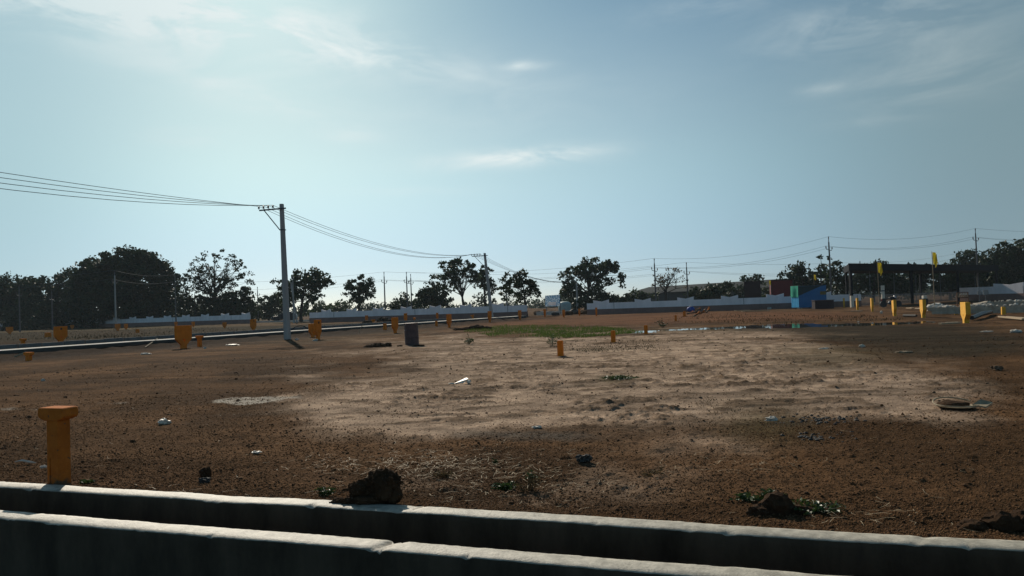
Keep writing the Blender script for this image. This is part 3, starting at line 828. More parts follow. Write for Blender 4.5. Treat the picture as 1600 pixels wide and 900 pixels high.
# ------------------------------------------------------------------ boundary walls
def boundary(a, b, H, label, off=0.0, pitch=4.6, pw=1.7):
    d = (b - a); L_ = d.length; ang = math.atan2(d.y, d.x)
    root = empty('boundary_wall', (a.x, a.y, 0)); root.rotation_euler = (0, 0, ang)
    ph = H * .46; top = H - .0
    poly = [(0, ph), (L_, ph)]
    tops = []; x = off
    tops.append((0, top))
    while x + pw < L_:
        if x > .05: tops += [(x, top), (x, top + .36), (x + pw * .52, top + .17), (x + pw, top + .40), (x + pw, top)]
        x += pitch
    tops.append((L_, top))
    mb = MB(); mb.prism(poly + tops[::-1], .16, Matrix.Identity(3))
    # quads along the wall avoid long slivers at the dips
    o = mb.build('upper_wall', M['wall_white']); o.parent = root
    mb = MB(); mb.box((L_ / 2, 0, ph / 2 - .1), (L_ + .02, .26, ph + .2)); o = mb.build('plinth', M['wall_plinth']); o.parent = root
    x = pitch * .5 + off; mb = MB()
    while x < L_:
        mb.box((x, -.092, (top + ph) / 2), (.05, .02, top - ph - .02)); x += pitch * 3
    o = mb.build('joint_cover', M['kerb']); o.parent = root
    tag(root, label, 'wall', 'whitewashed boundary wall stretches')
    return root
def P(px, Y): v = dep(px, hor(px), Y); v.z = 0; return v
boundary(P(100, 150), P(391, 122), 1.45, 'whitewashed boundary wall with brown base in front of the dome tree, left stretch', 1.5, 5.2, 1.9)
boundary(P(-60, 165), P(24, 158), 1.4, 'short faint whitewashed wall piece at the far left edge', 1.0, 5.2, 1.9)
boundary(P(484, 104), P(823, 88), 1.43, 'whitewashed boundary wall with brown base behind the rusty drum, middle stretch', 2.2, 4.55, 1.65)
boundary(P(917, 90), P(1345, 82), 1.36, 'whitewashed boundary wall with brown base running up to the blue cabin, right stretch', .8, 5.0, 1.9)
boundary(P(1500, 96), P(1700, 80), 1.7, 'dim whitewashed wall behind the canopy at the right edge', 5.0, 8, 4)

# ------------------------------------------------------------------ trees
def leaf_cloud(lobes, nclump, per, cs, ls, rng, flat=.75, surf=.55):
    """lobes: (centre Vector, rx, ry, rz); returns clump centres and leaf quads"""
    vol = np.array([max(.001, a[1] * a[2] * a[3]) ** .75 for a in lobes]); vol /= vol.sum()
    cl = []
    for (c, rx, ry, rz), w in zip(lobes, vol):
        n = max(2, int(nclump * w))
        d = rng.normal(size=(n, 3)); d /= np.linalg.norm(d, axis=1)[:, None]
        rad = np.where(rng.random(n) < surf, rng.uniform(.78, 1.02, n), rng.random(n) ** .5 * .8)
        d *= rad[:, None]
        cl.append(np.array(c)[None] + d * np.array([rx, ry, rz])[None])
    cl = np.concatenate(cl)
    szs = cs * rng.uniform(.55, 1.35, len(cl))
    n = len(cl) * per
    off = rng.normal(size=(n, 3)); off *= (rng.random(n) ** .45 * .82 / np.linalg.norm(off, axis=1))[:, None]; off[:, 2] *= flat
    ctr = np.repeat(cl, per, 0) + off * np.repeat(szs, per)[:, None]
    a = rng.normal(size=(n, 3)); a /= np.linalg.norm(a, axis=1)[:, None]
    b = np.cross(a, rng.normal(size=(n, 3))); b /= np.linalg.norm(b, axis=1)[:, None]
    s = ls * rng.uniform(.6, 1.4, n)[:, None]
    v = np.stack([ctr - a * s, ctr - b * s * .55, ctr + a * s, ctr + b * s * .55], 1).reshape(-1, 3)
    f = np.arange(n * 4).reshape(-1, 4)
    return cl, v, f

def tree(name, label, basepx, Y, lobes, cat='tree', leaf='leaf_dark', dens=1.0, cs=1.0, ls=.26, trunk=.22, group='trees beyond the boundary wall', limbs=14, seed=0, fork=.35, surf=.55, per=26, basez=0.0):
    rng = np.random.default_rng(seed + 500); rnd = random.Random(seed)
    b = dep(basepx, hor(basepx), Y); base = Vector((b.x, b.y, basez))
    root = empty(name, base)
    LB_ = []
    for cx, cy, rx, ry in lobes:
        c = dep(cx, cy, Y); k = Y / F
        LB_.append((Vector((c.x, c.y + rnd.uniform(-.25, .25) * rx * k, c.z)), rx * k, max(rx, ry) * k * .85, ry * k))
    area = sum(a[1] * a[3] for a in LB_)
    ncl = max(6, int(area * 6.0 * dens / cs ** 1.2))
    cl, v, f = leaf_cloud(LB_, ncl, per, cs, ls, rng, surf=surf)
    ok = v.reshape(-1, 4, 3)[:, :, 2].min(1) > .05
    v = v.reshape(-1, 4, 3)[ok].reshape(-1, 3); f = np.arange(len(v)).reshape(-1, 4)
    o = np_mesh('crown', v, f, M[leaf], root, loc=base)
    # trunk and limbs
    ctop = max(c.z + rz for c, _, _, rz in LB_)
    cm = sum((c for c, *_ in LB_), Vector()) / len(LB_)
    zf = base.z + (ctop - base.z) * fork
    forkp = Vector((base.x + (cm.x - base.x) * .25, base.y, zf))
    mb = MB()
    mid = base.lerp(forkp, .5) + Vector((rnd.uniform(-.12, .12), 0, 0))
    mb.tube([base - Vector((0, 0, .2)), mid, forkp], [trunk * 1.25, trunk, trunk * .85], 7)
    lead = Vector((forkp.x + (cm.x - forkp.x) * .7, base.y, base.z + (ctop - base.z) * .80))
    mb.tube([forkp - Vector((0, 0, .1)), forkp.lerp(lead, .5) + Vector((rnd.uniform(-.25, .25), 0, 0)), lead], [trunk * .8, trunk * .5, trunk * .15], 6)
    pick = rng.choice(len(cl), min(limbs, len(cl)), replace=False)
    for i in pick:
        e = Vector(cl[i])
        if e.z < zf + .2: continue
        st = rnd.uniform(0, .62); s0 = forkp.lerp(lead, st)
        if e.z < s0.z + .2: s0 = forkp.lerp(lead, st * .25)
        m1 = s0.lerp(e, .5) + Vector((rnd.uniform(-.3, .3), rnd.uniform(-.3, .3), rnd.uniform(-.15, .45)))
        r0 = trunk * rnd.uniform(.22, .42) * (1 - .4 * st)
        mb.tube([s0, m1, e], [r0, r0 * .6, r0 * .18], 5)
        for _ in range(3):
            dd = np.linalg.norm(cl - np.array(m1)[None], axis=1); j = int(rng.choice(np.argsort(dd)[:14])); e2 = Vector(cl[j])
            mb.tube([m1, m1.lerp(e2, .5) + Vector((0, 0, .12)), e2], [r0 * .45, r0 * .3, r0 * .1], 4)
    o = mb.build('trunk', M['bark'], root, loc=base); o.location = (0, 0, 0)
    tag(root, label, cat, group)
    return root

T = tree
T('broad_tree', 'dark tree at the far left edge of the tree mass', 25, 158, [(20, 460, 42, 30), (-25, 458, 45, 32), (15, 485, 60, 16), (45, 452, 26, 18)], dens=1.6, cs=1.3, ls=.34, seed=1, trunk=.35)
T('broad_tree', 'lower dark tree between the left edge tree and the dome tree', 85, 152, [(78, 455, 42, 26), (118, 446, 32, 28), (85, 483, 55, 18)], dens=1.6, cs=1.3, ls=.34, seed=2, trunk=.35)
T('dome_tree', 'huge dense dome-shaped dark tree, tallest of the left tree mass', 200, 145, [(205, 438, 66, 48), (160, 440, 44, 38), (248, 448, 34, 42), (135, 462, 32, 34), (195, 478, 90, 24), (212, 412, 40, 22)], dens=1.7, cs=1.3, ls=.34, seed=3, trunk=.6, surf=.7)
T('sparse_tree', 'tall airy tree with thin visible twigs right of the dome tree', 335, 140, [(345, 420, 42, 28), (318, 435, 30, 25), (372, 440, 26, 24), (292, 432, 14, 24), (340, 450, 45, 22)], dens=.30, cs=.85, ls=.22, seed=4, trunk=.3, limbs=60, leaf='leaf_dark', fork=.3)
T('bush', 'dense dark bush under the right half of the airy tree', 368, 138, [(372, 472, 28, 25), (350, 480, 30, 18)], cat='bush', dens=1.3, seed=5, ls=.3, limbs=4)
T('bush', 'looser dark bush under the left half of the airy tree', 308, 138, [(305, 478, 26, 18), (322, 470, 16, 18), (285, 470, 14, 26)], cat='bush', dens=.75, seed=6, ls=.28, limbs=4)
T('round_tree', 'dark leafy tree behind the big utility pole, crown reaching right', 470, 120, [(480, 438, 34, 18), (452, 449, 24, 20), (498, 440, 24, 18), (472, 460, 34, 14), (514, 440, 8, 6), (455, 470, 16, 10)], dens=.8, cs=.85, seed=7, limbs=20, trunk=.26, leaf='leaf')
T('bush', 'green bush behind the parked black car', 420, 165, [(420, 480, 26, 18), (435, 470, 16, 12), (405, 490, 18, 12)], cat='bush', leaf='leaf', dens=1.1, seed=8, ls=.3, limbs=3)
T('bush', 'hazy green bush right of the big utility pole, over the wall end', 490, 170, [(492, 484, 28, 12)], cat='bush', leaf='leaf_light', dens=1.1, seed=9, ls=.3, limbs=3)
T('round_tree', 'small round lollipop tree standing alone over the wall', 560, 125, [(562, 446, 22, 16), (556, 456, 17, 16), (573, 452, 14, 16), (560, 470, 12, 8)], dens=.85, cs=.75, seed=10, limbs=14, trunk=.2, leaf='leaf')
T('bush', 'low light green bush at the left end of the middle wall', 530, 180, [(530, 480, 22, 9)], cat='bush', leaf='leaf_light', dens=1.1, seed=11, ls=.3, limbs=3)
T('bush', 'low green bush under the two close poles', 632, 135, [(634, 472, 22, 14), (618, 478, 12, 10)], cat='bush', leaf='leaf', dens=1.1, seed=12, ls=.28, limbs=4)
T('bush', 'large dark rounded bush left of the forked open tree', 676, 130, [(678, 460, 24, 18), (664, 470, 18, 16), (694, 468, 14, 16)], cat='bush', leaf='leaf_dark', dens=1.25, seed=13, ls=.28, limbs=4)
T('open_tree', 'tall open tree with forked visible limbs, left of the leaning pole', 726, 122, [(708, 415, 26, 12), (728, 422, 22, 12), (690, 430, 20, 8), (740, 435, 14, 12), (700, 445, 20, 7), (715, 432, 18, 8)], dens=.75, cs=.7, ls=.24, seed=14, limbs=34, trunk=.24, fork=.28, leaf='leaf')
T('open_tree', 'slender tree directly behind the leaning pole', 757, 128, [(757, 428, 17, 12), (766, 445, 13, 14), (748, 442, 12, 12), (768, 462, 9, 8)], dens=.7, cs=.7, ls=.24, seed=15, limbs=20, trunk=.2, leaf='leaf')
T('round_tree', 'leafy tree with a dark bent trunk at the wall gap, right of the leaning pole', 823, 92, [(800, 440, 18, 16), (826, 438, 18, 12), (810, 458, 24, 15), (840, 452, 11, 12), (788, 460, 10, 14), (815, 428, 14, 6)], dens=.8, cs=.6, ls=.20, seed=16, limbs=26, trunk=.17, fork=.34, leaf='leaf')
T('umbrella_tree', 'broad umbrella-shaped tree behind the wall gap and billboard', 915, 125, [(925, 418, 36, 14), (898, 432, 24, 18), (952, 420, 20, 12), (969, 433, 11, 7), (900, 456, 22, 14), (935, 440, 25, 12), (975, 444, 4, 8), (885, 455, 10, 18)], dens=.95, cs=.8, ls=.26, seed=17, limbs=36, trunk=.32, fork=.3, leaf='leaf')
T('bush', 'dark undergrowth below the umbrella tree', 915, 122, [(910, 474, 24, 12), (935, 466, 22, 16), (955, 470, 20, 10)], cat='bush', leaf='leaf_dark', dens=1.2, seed=18, ls=.28, limbs=3)
T('bush', 'low green bushes between umbrella tree and bare brown tree', 990, 135, [(990, 464, 18, 10), (1012, 466, 18, 9)], cat='bush', leaf='leaf', dens=1.1, seed=19, ls=.28, limbs=3)
T('bare_tree', 'nearly bare brown tree between two thin poles', 1038, 112, [(1048, 430, 28, 13), (1030, 440, 12, 12), (1068, 440, 12, 10)], dens=.34, cs=.55, ls=.16, seed=20, limbs=60, trunk=.2, fork=.38, leaf='leaf_brown', per=14)
T('bush', 'dark hedge-like bush right of the bare brown tree', 1112, 120, [(1100, 456, 22, 14), (1125, 455, 24, 14), (1090, 464, 20, 9)], cat='bush', leaf='leaf_dark', dens=1.2, seed=21, ls=.28, limbs=3)
T('round_tree', 'small tree rising behind the maroon container', 1172, 128, [(1172, 436, 17, 8), (1186, 440, 10, 8), (1150, 458, 18, 14)], leaf='leaf_dark', dens=1.0, seed=22, ls=.26)
T('bush', 'green bush between the maroon and red containers', 1197, 106, [(1197, 455, 9, 12)], cat='bush', leaf='leaf', dens=1.2, seed=23, ls=.24, limbs=3)
T('broad_tree', 'wide dark tree behind the blue cabin', 1258, 112, [(1240, 422, 18, 14), (1262, 436, 30, 18), (1232, 440, 16, 16), (1280, 445, 22, 20), (1258, 455, 36, 16)], leaf='leaf_dark', dens=1.1, seed=24, ls=.26, limbs=16)
T('spindly_tree', 'thin spindly tree poking above the trees left of the tall pole', 1284, 108, [(1283, 402, 2.5, 8), (1284, 418, 6, 9), (1284, 430, 9, 8)], leaf='leaf_dark', dens=.9, cs=.5, ls=.2, seed=25, limbs=8, trunk=.12, fork=.7)
T('broad_tree', 'loose dark tree between the tall pole and the canopy', 1308, 104, [(1304, 412, 11, 14), (1312, 430, 16, 18), (1300, 445, 18, 20), (1318, 450, 14, 18)], leaf='leaf_dark', dens=.75, cs=.8, seed=26, ls=.24, limbs=14)
T('broad_tree', 'dark tree filling the left part behind the canopy', 1365, 118, [(1365, 432, 30, 22), (1390, 448, 30, 22), (1345, 446, 24, 22), (1364, 413, 12, 6)], leaf='leaf_dark', dens=1.4, cs=1.0, seed=27, ls=.27)
T('broad_tree', 'dark tree behind the middle of the canopy', 1425, 120, [(1425, 426, 24, 16), (1415, 446, 26, 20), (1440, 434, 14, 14)], leaf='leaf_dark', dens=1.4, cs=1.0, seed=28, ls=.27)
T('broad_tree', 'dark tree behind the canopy beside the yellow flag', 1485, 116, [(1482, 432, 28, 20), (1500, 446, 34, 18), (1470, 448, 14, 16)], leaf='leaf_dark', dens=1.5, cs=1.0, seed=29, ls=.27)
T('broad_tree', 'dark tree behind the tall pole over the right end of the canopy', 1522, 118, [(1518, 404, 26, 13), (1500, 414, 16, 10), (1535, 418, 24, 18), (1525, 440, 34, 18)], leaf='leaf_dark', dens=1.4, cs=1.0, seed=30, ls=.27)
T('broad_tree', 'tallest dark tree at the right edge of the picture', 1590, 112, [(1588, 396, 38, 23), (1560, 415, 28, 28), (1600, 425, 44, 32), (1575, 445, 44, 20), (1560, 400, 18, 14)], leaf='leaf_dark', dens=1.5, cs=1.05, seed=31, ls=.27, trunk=.4)

# hedge of far trees on the horizon (reads as one mass)
rng = np.random.default_rng(77)
lob = []
for k in range(150):
    px = -250 + k * 14 + rng.uniform(-6, 6); Y = rng.uniform(260, 420)
    h = rng.uniform(1.6, 4.2) * (1.35 if px < 320 else 1); c = dep(px, hor(px), Y); lob.append((Vector((c.x, c.y, h * .45)), rng.uniform(3.5, 7), 4, h))
cl, v, f = leaf_cloud(lob, 5200, 9, 2.2, .55, rng)
o = np_mesh('distant_trees', v, f, M['leaf']); tag(o, 'hazy low line of distant trees along the horizon', 'trees', kind='stuff')
# brush under the left trees
lob = []
for k in range(40):
    px = -40 + k * 11; c = dep(px, hor(px), rng.uniform(140, 168)); lob.append((Vector((c.x, c.y, 1.2)), 2.6, 2.0, rng.uniform(1.5, 2.6)))
cl, v, f = leaf_cloud(lob, 900, 16, 1.1, .32, rng)
o = np_mesh('undergrowth', v[v[:, 2].repeat(1) > -9], f, M['leaf_dark']); tag(o, 'dark undergrowth at the foot of the left tree mass', 'undergrowth', kind='stuff')

# ------------------------------------------------------------------ buildings beyond the wall
def warehouse():
    a, b = P(978, 178), P(1262, 158)
    zl = dep(985, 451, 178).z; zr = dep(1215, 437, 160).z
    root = empty('warehouse', a)
    d = (b - a).normalized(); nrm = Vector((-d.y, d.x, 0))
    e0, e1 = zl - 1.5, zr - 1.7
    mb = MB()
    q = [a, b, b + nrm * 22, a + nrm * 22]
    vs = [(*p.xy, 0) for p in q] + [(q[0].x, q[0].y, e0), (q[1].x, q[1].y, e1), (q[2].x, q[2].y, e1), (q[3].x, q[3].y, e0)]
    mb.add(vs, [(0, 1, 5, 4), (1, 2, 6, 5), (2, 3, 7, 6), (3, 0, 4, 7)])
    o = mb.build('wall', M['barn_wall'], root)
    mb = MB()
    f0 = a - nrm * .5 - d * .5; f1 = b - nrm * .5 + d * .5; k0 = a + nrm * 22.5 - d * .5; k1 = b + nrm * 22.5 + d * .5
    r0 = a + nrm * 11 + d * 2.2; r1 = b + nrm * 11 + d * .5
    for dz in (0, .18):
        pass
    A = [Vector((f0.x, f0.y, e0)), Vector((f1.x, f1.y, e1)), Vector((r1.x, r1.y, zr + .35)), Vector((r0.x, r0.y, zl + .2)), Vector((k1.x, k1.y, e1)), Vector((k0.x, k0.y, e0))]
    Bv = [p + Vector((0, 0, .18)) for p in A]
    mb.add(A + Bv, [(0, 1, 2, 3), (3, 2, 4, 5), (6, 9, 8, 7), (9, 11, 10, 8), (0, 6, 7, 1), (5, 4, 10, 11), (1, 7, 8, 2), (2, 8, 10, 4), (0, 3, 9, 6), (3, 5, 11, 9)])
    o = mb.build('roof', M['roof_sheet'], root)
    tag(root, 'long low grey-roofed shed far behind the bare brown tree', 'shed')
warehouse()

def container(px0, px1, top, Y, m, label, depth=2.6, yaw=0.0):
    a, b = dep(px0, top, Y), dep(px1, top, Y)
    w = b.x - a.x; h = a.z; root = empty('container', (a.x + w / 2, Y, 0)); root.rotation_euler = (0, 0, yaw)
    mb = MB(); n = int(w / .14); pts = []
    for k in range(n):                                           # corrugated front, plain sides
        x0 = -w / 2 + w * k / n; s = w / n
        pts += [(x0, 0.0), (x0 + s * .3, 0.0), (x0 + s * .5, .05), (x0 + s * .8, .05)]
    pts.append((w / 2, 0))
    ring = pts + [(w / 2, depth), (-w / 2, depth)]
    N_ = len(ring)
    vs = [(x, y, 0) for x, y in ring] + [(x, y, h) for x, y in ring]
    fs = [(k, (k + 1) % N_, (k + 1) % N_ + N_, k + N_) for k in range(N_)] + [tuple(range(N_, 2 * N_))]
    mb.add(vs, fs); o = mb.build('container_body', m, None); o.parent = root
    fr = MB()
    for sx in (-1, 1): fr.box((sx * (w / 2 - .04), -.04, h / 2), (.12, .07, h))
    fr.box((0, -.04, h - .06), (w - .2, .07, .12)); o = fr.build('corner_frame', M['maroon']); o.parent = root
    tag(root, label, 'container', 'containers behind the boundary wall')
    return root
container(1205, 1238, 437.5, 100, M['red_box'], 'dull red corrugated container behind the boundary wall left of the blue cabin', yaw=-.27)
container(1163, 1187, 440, 116, M['maroon'], 'very dark maroon container behind the boundary wall below the small tree', yaw=-.33)

# blue cabin
def cabin():
    p = at(1249, 482.5); Y = p.y
    k = Y / F
    root = empty('site_cabin', (p.x, p.y, 0)); 
    w, dp, h = 2.95, 2.5, (482.5 - 447) * k
    root.rotation_euler = (0, 0, R(-1))
    # local x to the right along the front, y to the back; left side flares towards the camera
    side = Vector((-.12, 1.9, 0))
    mb = MB()
    vs = [(0, 0, .12), (w, 0, .12), (w + side.x * .2, side.y, .12), (side.x, side.y, .12), (0, 0, h - .05), (w, 0, h), (w + side.x * .2, side.y, h), (side.x, side.y, h - .02)]
    mb.add(vs, [(0, 1, 5, 4), (1, 2, 6, 5), (2, 3, 7, 6), (4, 5, 6, 7), (0, 3, 2, 1)])
    o = mb.build('cabin_body', M['blue']); o.parent = root
    mb = MB(); mb.add([(0, -.012, h - .06), (0, -.012, h - 1.05), (w * .80, -.012, h - .10), (w * .98, -.012, h - .02), (0, .0, h - .06), (0, 0, h - 1.05), (w * .8, 0, h - .1), (w * .98, 0, h - .02)], [(0, 1, 2, 3), (0, 4, 5, 1), (1, 5, 6, 2), (3, 7, 4, 0), (2, 6, 7, 3)])
    o = mb.build('dark_flap', M['cabin_dark']); o.parent = root
    mb = MB(); mb.add([(-.02, -.05, h - .03), (w + .06, -.05, h + .02), (w + .06, side.y, h + .02), (side.x - .05, side.y, h), (-.02, -.05, h + .03), (w + .06, -.05, h + .08), (w + .06, side.y, h + .08), (side.x - .05, side.y, h + .06)],
                      [(0, 3, 2, 1), (4, 5, 6, 7), (0, 1, 5, 4), (1, 2, 6, 5), (2, 3, 7, 6), (3, 0, 4, 7)])
    o = mb.build('roof_sheet', M['cabin_dark']); o.parent = root
    # left end: sky blue sheet with a green tarpaulin hung over its top half
    sd = side.normalized(); nn = Vector((sd.y, -sd.x, 0)) * -1
    def sidept(t, z, off): v = side * t + nn * off; return (v.x, v.y, z)
    mb = MB(); n = 14
    vs = []; fs = []
    for q in range(n + 1):
        t = q / n; of = .02 + .018 * math.sin(q * 2.1)
        vs += [sidept(t, .14, of), sidept(t, h * .62, of)]
    for q in range(n): fs.append((2 * q, 2 * q + 2, 2 * q + 3, 2 * q + 1))
    mb.add(vs, fs); o = mb.build('side_sheet', M['blue_light']); o.parent = root
    mb = MB(); vs = []; fs = []
    for q in range(n + 1):
        t = q / n; of = .06 + .03 * math.sin(q * 2.9)
        zb = h * .50 + (.10 if q % 4 == 2 else (-.04 if q % 4 == 0 else 0.02))
        vs += [sidept(t, zb, of + .02), sidept(t, h * .72, of), sidept(t, h + .03, .03 + of * .4)]
    for q in range(n):
        fs += [(3 * q, 3 * q + 3, 3 * q + 4, 3 * q + 1), (3 * q + 1, 3 * q + 4, 3 * q + 5, 3 * q + 2)]
    mb.add(vs, fs); o = mb.build('tarpaulin', M['green_tarp']); o.parent = root
    mb = MB(); mb.box((w * .88, -.02, h * .66), (.62, .03, .36)); o = mb.build('name_plate', M['ochre']); o.parent = root
    for x in (.2, w * .5, w - .25):
        mb = MB(); mb.box((x, .5, .04), (.3, .8, .20)); o = mb.build('footing', M['block']); o.parent = root
    tag(root, 'blue site cabin with green tarpaulin over its sky blue end', 'cabin')
    return p, k, h
cab, ck, ch = cabin()
g = at(1284, 482.5); mb = MB(); mb.box((0, 0, .42), (1.9, .8, .84)); mb.box((0, -.02, .87), (2.0, .9, .05)); mb.box((-.5, -.415, .45), (.03, .03, .7)); mb.box((.45, -.415, .45), (.03, .03, .7))
o = mb.build('storage_chest', M['maroon'], bevel=.01); o.location = (g.x, g.y - .3, 0); tag(o, 'dark low chest standing against the right end of the blue cabin', 'chest')
# bamboo pole, junk by the cabin
g = at(1222, 477); e = dep(1249, 424, g.y + 1.5); mb = MB(); mb.tube([(0, 0, 0), Vector((e.x - g.x, 1.5, e.z)) * .5 + Vector((.08, 0, .03)), (e.x - g.x, 1.5, e.z)], [.045, .04, .025], 6)
o = mb.build('bamboo_pole', M['bamboo']); o.location = (g.x, g.y, 0); tag(o, 'long bamboo pole leaning over the blue cabin', 'pole')
junk = [(1193, 482, 1.0, .12, 'flat white board left in the rubble, leftmost by the cabin', 'box'), (1197.5, 481, .16, .95, 'upright white slat standing in the rubble by the cabin', 'box'),
        (1207, 482, .5, .35, 'white crumpled sack in the rubble by the cabin', 'lump'), (1214, 480.5, .55, .4, 'white bent sheet in the middle of the rubble by the cabin', 'lump'),
        (1220, 479, .5, .4, 'white bag at the foot of the bamboo pole', 'lump'), (1230, 479.5, .6, .35, 'grey crumpled sack between bamboo pole and cabin', 'lump2'), (1202, 483, .5, .2, 'small white slab in front of the cabin rubble', 'box')]
for k, (a, b_, w, h, lab, kd) in enumerate(junk):
    g = at(a, b_); mb = MB()
    if kd == 'box': mb.box((0, 0, h / 2), (w, .25, h), yaw=.3 * k, ); o = mb.build('white_board', M['lime'], bevel=.01)
    else: mb.lump((0, 0, h * .45), w * .5, .5, 2, 40 + k, (1, .8, h / w * 1.1)); o = mb.build('crumpled_sack', M['lime'] if kd == 'lump' else M['block'])
    o.location = (g.x, g.y, 0); tag(o, lab, 'rubble', 'white rubble beside the cabin')
for k, (a, b_, w) in enumerate([(1160, 486, 1.6), (1175, 487, 2.0), (1189, 486.5, 1.8), (1164, 483.5, 2.6)]):
    g = at(a, b_); mb = MB(); mb.box((0, 0, .08), (w, .22, .06), yaw=.1 * k - .1); mb.box((.1, .3, .05), (w * .8, .2, .05), yaw=.15)
    o = mb.build('timber_plank', M['plank']); o.location = (g.x, g.y, 0)
    tag(o, ['pale planks farthest left of the cabin rubble', 'pale planks in the middle of the plank row before the wall', 'pale planks nearest the white cabin rubble', 'long pale planks lying closest to the boundary wall'][k], 'planks', 'pale planks before the right boundary wall')

# flags
def flag(px, py0, py1, wpx, Y, label, pole_to=None, polar=0.0):
    k = Y / F; t = dep(px, py0, Y); root = empty('flag', (t.x, t.y, 0)); H = t.z; hh = (py1 - py0) * k; w = wpx * k
    mb = MB(); mb.tube([(0, 0, 0 if pole_to is None else pole_to), (-.02, 0, H + .05)], [.035, .02], 6); o = mb.build('flag_pole', M['bamboo']); o.parent = root
    mb = MB(); vs = []; fs = []; n, m_ = 8, 6
    for i in range(n + 1):
        for j in range(m_ + 1):
            s, t_ = i / n, j / m_
            vs.append((.03 + w * s * (1 - .45 * t_) + .10 * w * math.sin(t_ * 7 + s * 3) * s, .35 * w * math.sin(s * 9 + t_ * 4) * (.2 + s), H - hh * t_ * (1 - .12 * math.sin(s * 5)) - .55 * w * s * s * (1 - t_ * .5)))
    for i in range(n):
        for j in range(m_):
            q = i * (m_ + 1) + j; fs.append((q, q + 1, q + m_ + 2, q + m_ + 1))
    mb.add(vs, fs); o = mb.build('flag_cloth', M['flag'], smooth=True); o.parent = root
    tag(root, label, 'flag', 'yellow flags around the site'); return root
flag(1456.5, 394, 414, 7, 52, 'yellow flag on a tall thin pole rising above the canopy roof line')
flag(1371, 410, 427, 7, 72, 'yellow flag hanging limp before the canopy fascia')
flag(1271.5, 429, 437, 3.2, 96, 'tiny bright yellow flag above the blue cabin')
flag(1201.5, 438, 445, 2.6, 97, 'tiny dull yellow flag on a stick left of the red container')

# billboard, tank in the gap
a, b_ = dep(852, 463, 112), dep(874, 459, 106)
root = empty('billboard', (a.x, a.y, 0)); d = Vector((b_.x - a.x, b_.y - a.y, 0)); L_ = d.length; root.rotation_euler = (0, 0, math.atan2(d.y, d.x))
za, zb = dep(852, 480, 112).z, a.z
mb = MB(); mb.box((L_ / 2, 0, (za + zb) / 2 + .1), (L_, .08, zb - za)); o = mb.build('board_panel', M['sign']); o.parent = root
mb = MB(); mb.box((L_ / 2, -.05, (za + zb) / 2 - .32), (L_ * .55, .03, .5)); o = mb.build('print_band', M['wall_white']); o.parent = root
for x in (.15, L_ - .15):
    mb = MB(); mb.tube([(x, .12, 0), (x, .12, zb)], .06, 6); o = mb.build('leg', M['steel']); o.parent = root
tag(root, 'tilted looking blue and white printed billboard in the wall gap', 'billboard')
g = dep(882, 470, 116); mb = MB(); mb.lathe([(.95, 0), (1.0, .05), (1.05, 1.3), (.95, 1.55), (.6, 1.75), (.3, 1.8)], (0, 0, 0), 24)
o = mb.build('water_tank', M['tank'], smooth=True); o.location = (g.x, g.y, 0); tag(o, 'pale teal water tank half hidden under the umbrella tree', 'tank')
for k, (a, b_, Y) in enumerate([(838, 874, 99), (876, 899, 100), (908, 918, 97)]):
    p0, p1 = P(a, Y), P(b_, Y - 1); c = (p0 + p1) / 2; mb = MB(); mb.box((0, 0, .2), ((p1 - p0).length, .3, .55)); o = mb.build('low_kerb_wall', M['line_conc'], bevel=.02)
    o.location = c; o.rotation_euler = (0, 0, math.atan2(p1.y - p0.y, p1.x - p0.x)); tag(o, ['low pale kerb wall under the blue billboard', 'low pale kerb wall under the teal tank', 'short pale kerb piece touching the right boundary wall'][k], 'kerb', 'low kerb walls in the gap')
p0, p1 = P(392, 132), P(488, 122); c = (p0 + p1) / 2; mb = MB(); mb.box((0, 0, .1), ((p1 - p0).length, .4, .3)); o = mb.build('low_kerb_wall', M['line_conc'], bevel=.02); o.location = c; o.rotation_euler = (0, 0, math.atan2(p1.y - p0.y, p1.x - p0.x))
tag(o, 'thin pale kerb crossing the left wall gap under the black car', 'kerb', 'low kerb walls in the gap')
for k, (px, py, r) in enumerate([(841, 492, .5), (847, 491, .42), (861, 492, .45), (868, 493, .35), (889, 492, .4), (897, 491, .5), (913, 491, .45)]):
    g = at(px, py); mb = MB(); mb.lump((0, 0, r * .4), r, .5, 2, 70 + k, (1.5, 1, .8)); o = mb.build('debris_heap', M['stone_grey'] if k % 2 else M['clod_dark']); o.location = (g.x, g.y, 0)
    tag(o, ['dark debris heap left of the board under the billboard', 'small dark debris heap touching the board under the billboard', 'grey debris heap right of the board under the billboard', 'smallest grey debris heap between the two gap boards', 'dark debris heap right of the board under the tank', 'grey debris heap left of the grey pole', 'dark debris heap at the right wall end'][k], 'debris', 'debris heaps in the wall gap')

